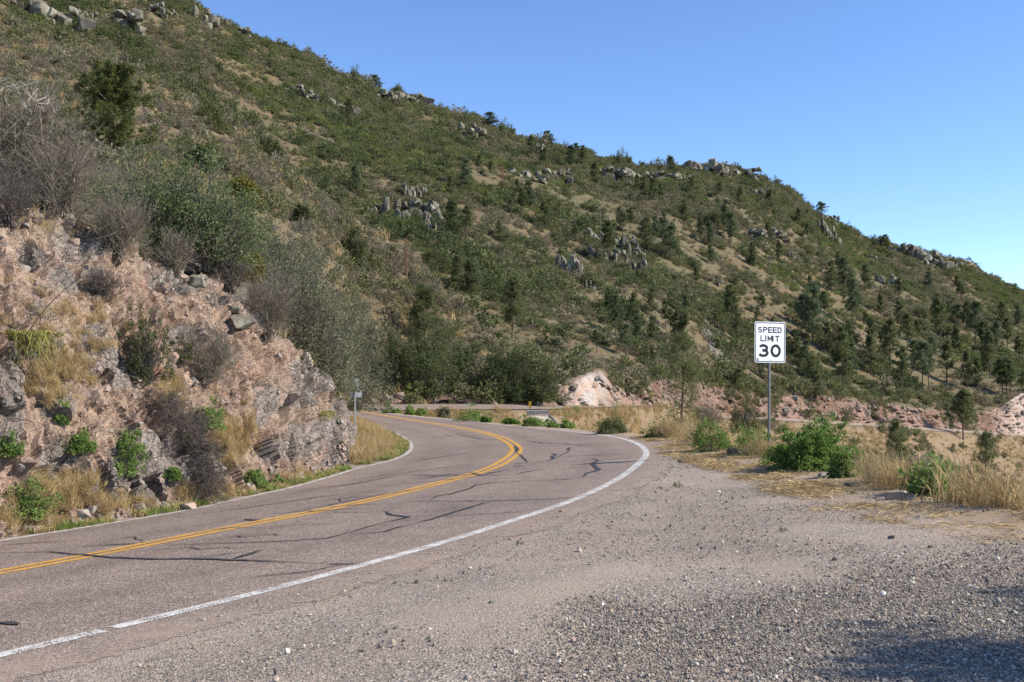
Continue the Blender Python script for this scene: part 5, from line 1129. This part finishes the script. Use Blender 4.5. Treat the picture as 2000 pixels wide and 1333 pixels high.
def dn(x, y):
    px = CX + x / y * FPX; f = fbm(np.array([[x, y, 0]]) / .9, 3, 251)[0]
    return 0 if any(a < px < b and y < c for a, b, c in EXC) else (.08 + .92 * (f > .0))
Q = along(800, -.15, 2.8, dn, 34); n = len(Q); pts = np.column_stack([Q, gz(Q) - .03])
scatter('tall_dry_weeds', wk, pts, rng.uniform(.5, 1.1, n) * np.interp(pts[:, 1], [8, 20, 34], [.7, .8, .8]), rotz(n, .22), np.where(rng.uniform(size=n) < .85, rng.integers(0, 3, n), rng.integers(3, 5, n)), 'tall tangled dry weeds along the outer edge of the pull-out', 'dry weeds')
Q = along(420, .9, 3.6, None, 30); n = len(Q); pts = np.column_stack([Q, gz(Q) - .03])
scatter('dry_weeds_behind', wk, pts, rng.uniform(.7, 1.2, n), rotz(n, .22), rng.integers(0, 4, n), 'pale dry weeds standing below the edge behind the sign', 'dry weeds')
Q = along(900, .5, 4, None, 75); Q = Q[Q[:, 1] > 20]; n = len(Q); pts = np.column_stack([Q, gz(Q) - .03])
scatter('edge_straw', tk, pts, rng.uniform(.5, 1.1, n), rotz(n, .2), np.where(rng.uniform(size=n) < .85, rng.integers(0, 3, n), 3), 'dry grass along the outer road edge', 'dry grass')
lk = []
for k_ in range(4):
    r_ = np.random.default_rng(1340 + k_); n = 16; c_ = r_.normal(size=(n, 3)) * [.12, .12, 0]; a_ = r_.uniform(0, 6.28, n); d_ = np.stack([np.cos(a_), np.sin(a_), r_.uniform(0, .25, n)], -1) * r_.uniform(.06, .2, (n, 1))
    c_[:, 2] = .006; lk.append(mesh('litter', *tubes(np.stack([c_, c_ + d_ * .5 + [0, 0, .008], c_ + d_], 1), np.full((n, 3), .0025), 3), M['straw_pale' if k_ < 3 else 'straw']))
Q = along(1700, -1.6, .3, lambda x, y: (fbm(np.array([[x, y, 0]]) / .8, 4, 261)[0] > .02 and rng.uniform() < np.interp(y, [9, 13, 17], [.12, .4, 1])), 34); n = len(Q); pts = np.column_stack([Q, gz(Q) + .004])
scatter('straw_litter', lk, pts, rng.uniform(.5, 1.2, n), rotz(n, .05), rng.integers(0, 4, n), 'flattened straw and broken stalks scattered at the pull-out edge', 'litter')
Q = along(12, -3, 0, None, 30, .8); n = len(Q); scatter('ground_weeds', [gk_[0], mesh('weed', *bushy(1350, .16, .07, 14, 10, .025, spread=.22)[0], M['oak'])], np.column_stack([Q, gz(Q)]), rng.uniform(.4, 1.1, n), rotz(n), rng.integers(0, 2, n), 'tiny low green weeds on the gravel', 'weeds')
def edge_bush(label, px, py, wpx, hpx, D, seed, m='bright', ncl=120, nlf=60, ls=.05, sink=.1, z=None, name='green_bush', **kw):
    p = P(px, py, D) if D is not None else onG(np.array([float(px)]), np.array([float(py)]))[0]; return leafy(name, 'green bush', label, px, py, wpx * 1.22, hpx * 1.28, m, seed, ncl=ncl, nlf=nlf, ls=ls, pos=p, group='green bushes along the road edge', stem=.006, sink=sink, **kw)
edge_bush('large bright green bush beside the speed limit post', 1590, 916, 146, 88, None, 1401, ncl=330, nlf=50, ls=.055, spread=.055, shell=.35)
edge_bush('lower right shoulder of green growth beside the large bush', 1652, 932, 44, 40, None, 1402, ncl=90, nlf=60, ls=.05)
edge_bush('green bush among dry weeds at the right', 1828, 964, 90, 60, None, 1403, ncl=110, nlf=34, ls=.045, spread=.10)
edge_bush('upright green bush left of the sign, nearest the scraggly pine', 1390, 882, 56, 56, None, 1404, ncl=60, nlf=46, ls=.055)
edge_bush('thin green growth just left of the sign post', 1462, 890, 66, 52, None, 1405, ncl=60, nlf=34, ls=.05)
edge_bush('green bush right of the tree shadow on the fill', 1283, 858, 42, 36, 33., 1406, ncl=50, nlf=46, ls=.06)
edge_bush('dull olive bush beyond the white line at the bend', 1192, 845, 48, 32, 38., 1407, 'oak', ncl=60, nlf=46, ls=.07)
for i, (x, y, w_, h_, lb) in enumerate([(1107, 837, 22, 16, 'small green bush right of the culvert wing wall'), (1043, 834, 40, 18, 'low green bush in front of the culvert'), (999, 830, 22, 12, 'low weed left of the culvert'), (920, 824, 46, 24, 'rounded green bush on the outer road edge'), (950, 826, 18, 12, 'small bush right of the rounded one'), (868, 815, 22, 20, 'grey-green bush left of the rounded one'), (822, 811, 18, 12, 'small green tuft between the grey-green bush and the bend'), (800, 810, 16, 12, 'small green tuft nearer the bend'), (758, 808, 20, 16, 'green bush at the tip of the bend'), (776, 808, 14, 8, 'tiny tuft beside the bush at the tip of the bend'), (1080, 836, 14, 10, 'tiny green plant on the wing wall')]):
    d = onG(np.array([float(x)]), np.array([float(y)]))[0]; edge_bush(lb, x, y, w_, h_, d[1] + .7, 1420 + i, 'bright' if i not in (5,) else 'olive', ncl=34, nlf=40, ls=.10, sink=.05)
twiggy('bare_shrub', 'bare grey shrub right of the scraggly pine on the drop-off', 1385, 845, 56, 62, 1440, 'twig', nm=40, n2=7, n3=5, r0=.02, pos=P(1383, 850, 60.))
twiggy('bare_shrub', 'dark bare shrub in the hollow beside the young pine', 1790, 920, 70, 56, 1441, 'twig', nm=40, n2=7, n3=4, r0=.03, pos=P(1795, 935, 108.))
for i, (x, y, w_, h_, D, lb) in enumerate([(1718, 958, 50, 70, 15.8, 'grey-blue weed clump in front of the dry weeds'), (1858, 985, 40, 44, 14.6, 'grey-blue weed right of the angular rocks'), (1700, 945, 30, 46, 17., 'thin grey-blue weed left of the taller clump'), (1818, 965, 34, 80, 16.0, 'tall grey-blue stems in front of the right green bush')]):
    p = P(x, y, D); s_ = D / FPX; tag(link('blue_weed', mesh('blue_weed', *join([tuft(1450 + i, 60, h_ * s_, w_ * s_, .006, droop=.25)]), M['blue_weed']), loc=p), lb, 'weed', 'grey-blue weeds at the pull-out edge')

# ================================================================== GRAVEL
pk_ = [mesh('pebble', *rock(1500 + k_, 1, 7, (.5, .9), .08, (1, .85, .6)), M['pebble']) for k_ in range(6)]
def gravel(n, x0, x1, y0, y1, dens, s0, s1, name, label, zoff=.2):
    x = rng.uniform(x0, x1, n * 4); y = rng.uniform(y0, y1, n * 4); pr = dens(x, y); k = rng.uniform(size=n * 4) < pr; Q = np.column_stack([x, y])[k]
    vis_ = (np.abs(Q[:, 0] / Q[:, 1]) < .54) & (Q[:, 1] > 4.8); Q = Q[vis_]; d1, s1_, _ = pdist(Q, Oc); Q = Q[(s1_ > 0) & (d1 > .25)]; Q = Q[inpoly(Q, shelf)][:n]
    s = rng.lognormal(math.log(s0), s1, len(Q)); pts = np.column_stack([Q, G(Q[:, 0], Q[:, 1]) + s * .1]); scatter(name, pk_, pts, s, rotz(len(Q), .6), rng.integers(0, 6, len(Q)), label, 'gravel')
def dco(x, y):
    c = np.column_stack([x, y, x * 0]); n_ = fbm(c / 1.3, 4, 271); px = CX + x / y * FPX; d1 = 1 - sstep(5.6, 10.2, y + n_ * 2.6)
    return d1 * sstep(-.9, .7, x + n_ * .8) * (.35 + .65 * sstep(-.3, .2, n_))
gravel(52000, -1.2, 4.6, 4.8, 10.5, dco, .0078, .38, 'coarse_gravel', 'coarse grey gravel spread over the near pull-out')
gravel(60000, -2.5, 8.5, 4.8, 17, lambda x, y: (.25 + sstep(-.3, .2, fbm(np.column_stack([x, y, x * 0]) / .9, 4, 273))) * .5 * (9 / y) ** .8, .0052, .35, 'fine_gravel', 'fine gravel over the whole pull-out')
gravel(2600, -2.5, 9, 5, 26, lambda x, y: .5 + 0 * x, .014, .4, 'scattered_stones', 'single larger stones scattered on the pull-out')

# ================================================================== SIGNS, MARKERS, CULVERT
def text_mesh(body, x0, x1, y0, y1, off, ext=.0006):
    c = bpy.data.curves.new('t', 'FONT'); c.body = body; c.offset = off; c.extrude = 0; c.resolution_u = 6
    o = bpy.data.objects.new('t', c); COL.objects.link(o); bpy.context.view_layer.update(); me = bpy.data.meshes.new_from_object(o.evaluated_get(bpy.context.evaluated_depsgraph_get()))
    bpy.data.objects.remove(o); V = np.array([v.co[:] for v in me.vertices]); mn, mx = V.min(0), V.max(0)
    for v in me.vertices: v.co = (x0 + (v.co.x - mn[0]) / (mx[0] - mn[0]) * (x1 - x0), 0, y0 + (v.co.y - mn[1]) / (mx[1] - mn[1]) * (y1 - y0))
    me.materials.append(M['sign_black']); return me
def rrect(w_, h_, r_, n=8):
    pts = []
    for cx0, cz0, a0 in ((w_ / 2 - r_, h_ / 2 - r_, 0), (-w_ / 2 + r_, h_ / 2 - r_, 90), (-w_ / 2 + r_, -h_ / 2 + r_, 180), (w_ / 2 - r_, -h_ / 2 + r_, 270)):
        for k in range(n + 1): a = R(a0 + 90 * k / n); pts.append((cx0 + r_ * math.cos(a), cz0 + r_ * math.sin(a)))
    return pts
def plate(name, w_, h_, r_, th, m, parent, y=0, zc=0, xc=0):
    bm = bmesh.new(); p = rrect(w_, h_, r_); f = bm.faces.new([bm.verts.new((x + xc, y, z + zc)) for x, z in p]); e = bmesh.ops.extrude_face_region(bm, geom=[f])
    bmesh.ops.translate(bm, vec=(0, th, 0), verts=[v for v in e['geom'] if isinstance(v, bmesh.types.BMVert)]); bmesh.ops.recalc_face_normals(bm, faces=bm.faces)
    me = bpy.data.meshes.new(name); bm.to_mesh(me); bm.free(); me.materials.append(m); return link(name, me, parent)
def channel(name, h, parent, w_=.055, d_=.03, t_=.006, m='steel', z0=-.3, holes=True):
    parts = [box(-w_ * .28, w_ * .28, 0, t_, z0, h), box(-w_ * .28 - t_, -w_ * .28, 0, d_, z0, h), box(w_ * .28, w_ * .28 + t_, 0, d_, z0, h), box(-w_ * .62, -w_ * .28 - t_, d_ - t_, d_, z0, h), box(w_ * .28 + t_, w_ * .62, d_ - t_, d_, z0, h)]
    o = link(name, mesh(name, *join(parts), M[m]), parent)
    if holes:
        hp = [box(-.005, .005, -.0015, -.0005, z, z + .011) for z in np.arange(.1, h - .03, .0254 * 2)]; link('punched_holes', mesh('punched_holes', *join(hp), M['sign_black']), o)
    return o
base = P(1503, 889, 22.9); base[2] = (down_z(base[0], base[1], ('ground',)) or base[2]); hz_ = (CAMZ + (HOR - 629) / FPX * 22.9) - base[2]
sg = empty('speed_limit_sign', base); sg.rotation_euler = (0, R(.75), R(15)); tag(sg, 'white speed limit 30 sign on a perforated steel post', 'road sign')
channel('post', hz_ - .03, sg); pc_ = hz_ - .457
pn_ = plate('sign_panel', .762, .914, .045, .003, M['sign_white'], sg, y=-.006, zc=pc_)
# black border as a ring
pO, pI = rrect(.730, .882, .038), rrect(.694, .846, .026); nb_ = len(pO)
bv = np.array([(x, -.0075, z + pc_) for x, z in pO] + [(x, -.0075, z + pc_) for x, z in pI]); bf = np.array([(i, i + nb_, (i + 1) % nb_ + nb_, (i + 1) % nb_) for i in range(nb_)])
link('border', mesh('border', bv, bf, M['sign_black']), pn_)
top = pc_ + .457
def arc(cx0, cy0, rx, ry, a0, a1, n=18): a = np.radians(np.linspace(a0, a1, n)); return np.stack([cx0 + rx * np.cos(a), cy0 + ry * np.sin(a)], -1)
GL = {'S': [np.vstack([arc(.5, .74, .46, .26, 25, 250, 16), arc(.5, .27, .48, .27, 70, -155, 16)])], 'P': [[(0, 0), (0, 1)], np.vstack([[(0, 1), (.5, 1)], arc(.52, .74, .46, .26, 90, -90, 14), [(.5, .48), (0, .48)]])],
      'E': [[(0, 0), (0, 1)], [(0, 1), (.9, 1)], [(0, .5), (.8, .5)], [(0, 0), (.92, 0)]], 'D': [[(0, 0), (0, 1)], np.vstack([[(0, 1), (.4, 1)], arc(.4, .5, .56, .5, 90, -90, 20), [(.4, 0), (0, 0)]])],
      'L': [[(0, 0), (0, 1)], [(0, 0), (.9, 0)]], 'I': [[(.5, 0), (.5, 1)]], 'M': [[(0, 0), (0, 1)], [(0, 1), (.55, .25)], [(.55, .25), (1.1, 1)], [(1.1, 1), (1.1, 0)]], 'T': [[(.45, 0), (.45, 1)], [(0, 1), (.9, 1)]],
      '3': [np.vstack([arc(.46, .745, .44, .255, 155, -80, 22)[:-2], [(.42, .53)]]), np.vstack([[(.34, .53)], arc(.46, .265, .50, .265, 85, -160, 24)])], '0': [arc(.5, .5, .48, .5, 0, 360, 40)]}
def strokes(txt, xl, zt, cw, ch, adv, th):
    parts = []; y = -.0078
    for ch_, x0 in zip(txt, adv):
        for st in GL[ch_]:
            q = np.array(st, float) * [cw, ch - th] + [xl + x0, zt - ch + th / 2]
            if len(q) == 2: d = (q[1] - q[0]) / np.linalg.norm(q[1] - q[0]); q = np.array([q[0] - d * th / 2, q[1] + d * th / 2])
            n = normals2(q) * th / 2; a, b = q - n, q + n; V = np.stack([np.column_stack([a[:, 0], a[:, 0] * 0 + y, a[:, 1]]), np.column_stack([b[:, 0], b[:, 0] * 0 + y, b[:, 1]])], 1).reshape(-1, 3); y -= .00005
            i = np.arange(len(q) * 2).reshape(-1, 2); parts.append((V, np.stack([i[:-1, 0], i[:-1, 1], i[1:, 1], i[1:, 0]], -1)))
    return join(parts)
cw_ = .078
link('speed_lettering', mesh('lettering', *strokes('SPEED', -.29, top - .115, .083, .132, [0, .130, .252, .370, .488], .025), M['sign_black']), pn_)
link('limit_lettering', mesh('lettering', *strokes('LIMIT', -.225, top - .308, .085, .132, [0, .075, .175, .255, .365], .025), M['sign_black']), pn_)
link('numerals', mesh('numerals', *strokes('30', -.262, top - .50, .205, .292, [0, .300], .062), M['sign_black']), pn_)
link('sticker', mesh('sticker', *box(-.335, -.275, -.0072, -.0064, top - .875, top - .815), simple('grey_sticker', (.35, .35, .37))), pn_)
for z in (top - .055, top - .86):
    V, F = ico(1); link('bolt', mesh('bolt', V * [.011, .005, .011] + [0, -.008, z], F, M['steel']), sg)
# darker box around the lowest part of the post
link('dark_foot', mesh('dark_foot', *box(-.03, .03, -.004, .034, .0, .42), M['rock_dark']), sg)
# sign seen from behind at the bend
b2 = onG(np.array([693.]), np.array([852.]))[0]; s_ = b2[1] / FPX; s2 = empty('rear_facing_sign', b2); s2.rotation_euler = (0, 0, R(8)); tag(s2, 'pair of grey sign backs on a thin post beside the bank', 'road sign')
hh_ = 112 * s_; channel('post', hh_, s2, m='steel_light', holes=False)
plate('sign_panel', 12 * s_, 23 * s_, .02, .003, M['steel_light'], s2, y=.04, zc=hh_ - 12 * s_, xc=1.5 * s_); pl2 = plate('sign_panel', 22 * s_, 15 * s_, .02, .003, M['steel_light'], s2, y=.046, zc=hh_ - 29.5 * s_, xc=2 * s_)
link('sticker', mesh('sticker', *box(8.2 * s_, 10.2 * s_, .042, .0455, hh_ - 32 * s_, hh_ - 30 * s_), M['sign_white']), pl2)
# markers along the far road
def marker(px, y0, y1, D, label, m, panel=None, thin=.05):
    p = P(px, y1, D); h = (y1 - y0) * D / FPX; e = empty('road_marker', p); tag(e, label, 'marker post', 'marker posts along the far road')
    link('post', mesh('post', *box(-thin, thin, -.02, .02, -.3, h), M[m]), e)
    if panel:
        link('panel', mesh('panel', *box(-.11, .11, -.05, -.03, h * .3, h), M['yellow_panel']), e)
        st = []
        for k in range(3):
            z = h * (.36 + .22 * k); V, F = box(-.11, .11, -.054, -.0505, 0, .05); V[:, 2] += z + V[:, 0] * .8 * -1; st.append((V, F))
        link('stripes', mesh('stripes', *join(st), M['sign_black']), e)
marker(982.5, 773, 791, 92.8, 'thin green marker post in front of the dark oaks', 'green_post', thin=.055)
marker(1035, 785, 801, 85.4, 'yellow and black striped marker above the culvert', 'steel', True)
marker(1051, 786, 800, 86.5, 'plain grey marker post right of the striped marker', 'steel', thin=.03)
# culvert
cu = empty('culvert_headwall', P(1050, 812, 80.)); tag(cu, 'concrete culvert headwall with sloping wing wall below the far road', 'culvert')
def slab(name, pxs, D0, th, m):
    Fv = np.array([P(x, y, d) for x, y, d in pxs]).reshape(-1, 3) - np.array(cu.location); B_ = Fv + [0, th, 0]; k = len(Fv); V = np.vstack([Fv, B_])
    F4 = [np.array([list(range(k))]), np.array([list(range(2 * k - 1, k - 1, -1))]), np.array([(i, i + k, (i + 1) % k + k, (i + 1) % k) for i in range(k)])]
    return link(name, mesh(name, V, F4, M[m]), cu)
slab('headwall', [(1029, 812, 79), (1029, 803.5, 79), (1072, 802.5, 79), (1072, 810, 79)], 79, 1.6, 'concrete_dark')
slab('wing_wall', [(1030, 813, 78.6), (1050, 811, 78.6), (1073, 809, 78.6), (1088, 820, 76.5), (1099, 836, 73), (1060, 838, 71.5), (1036, 836, 71.8)], 78, .5, 'concrete')
slab('coping', [(1029, 812.5, 78.4), (1050, 810.5, 78.4), (1073, 808.5, 78.4), (1101, 835, 72.6), (1098, 837, 72.3), (1071, 811.5, 78.1), (1050, 813, 78.1), (1030, 814.5, 78.1)], 78, .3, 'rock_pink')
tl = M['concrete']
# pine outside the frame on the right whose branches shade the gravel
shp = P(1850, 1262, 6.45); shp[2] = G(shp[0], shp[1]); hb = 3.4
tp = shp + np.array([sdir.x, sdir.y, 0]) / sdir.z * hb
tr_, fo_ = make_pine(1601, h=7.0, crown=.26, wid=3.1, nb=84, clump=34, nl=.30, nw=.013)
e = empty('pine_tree', (tp[0] + 2.15, tp[1] - .95, down_z(tp[0] + 2.15, tp[1] - .95, ('ground',)) or -1), 0); e.scale = (1, 1, 1); tag(e, 'pine just right of the picture whose branches shade the near gravel', 'pine tree')
link('trunk', mesh('trunk', *tr_, M['bark']), e); link('crown', mesh('crown', *fo_, M['pine']), e)
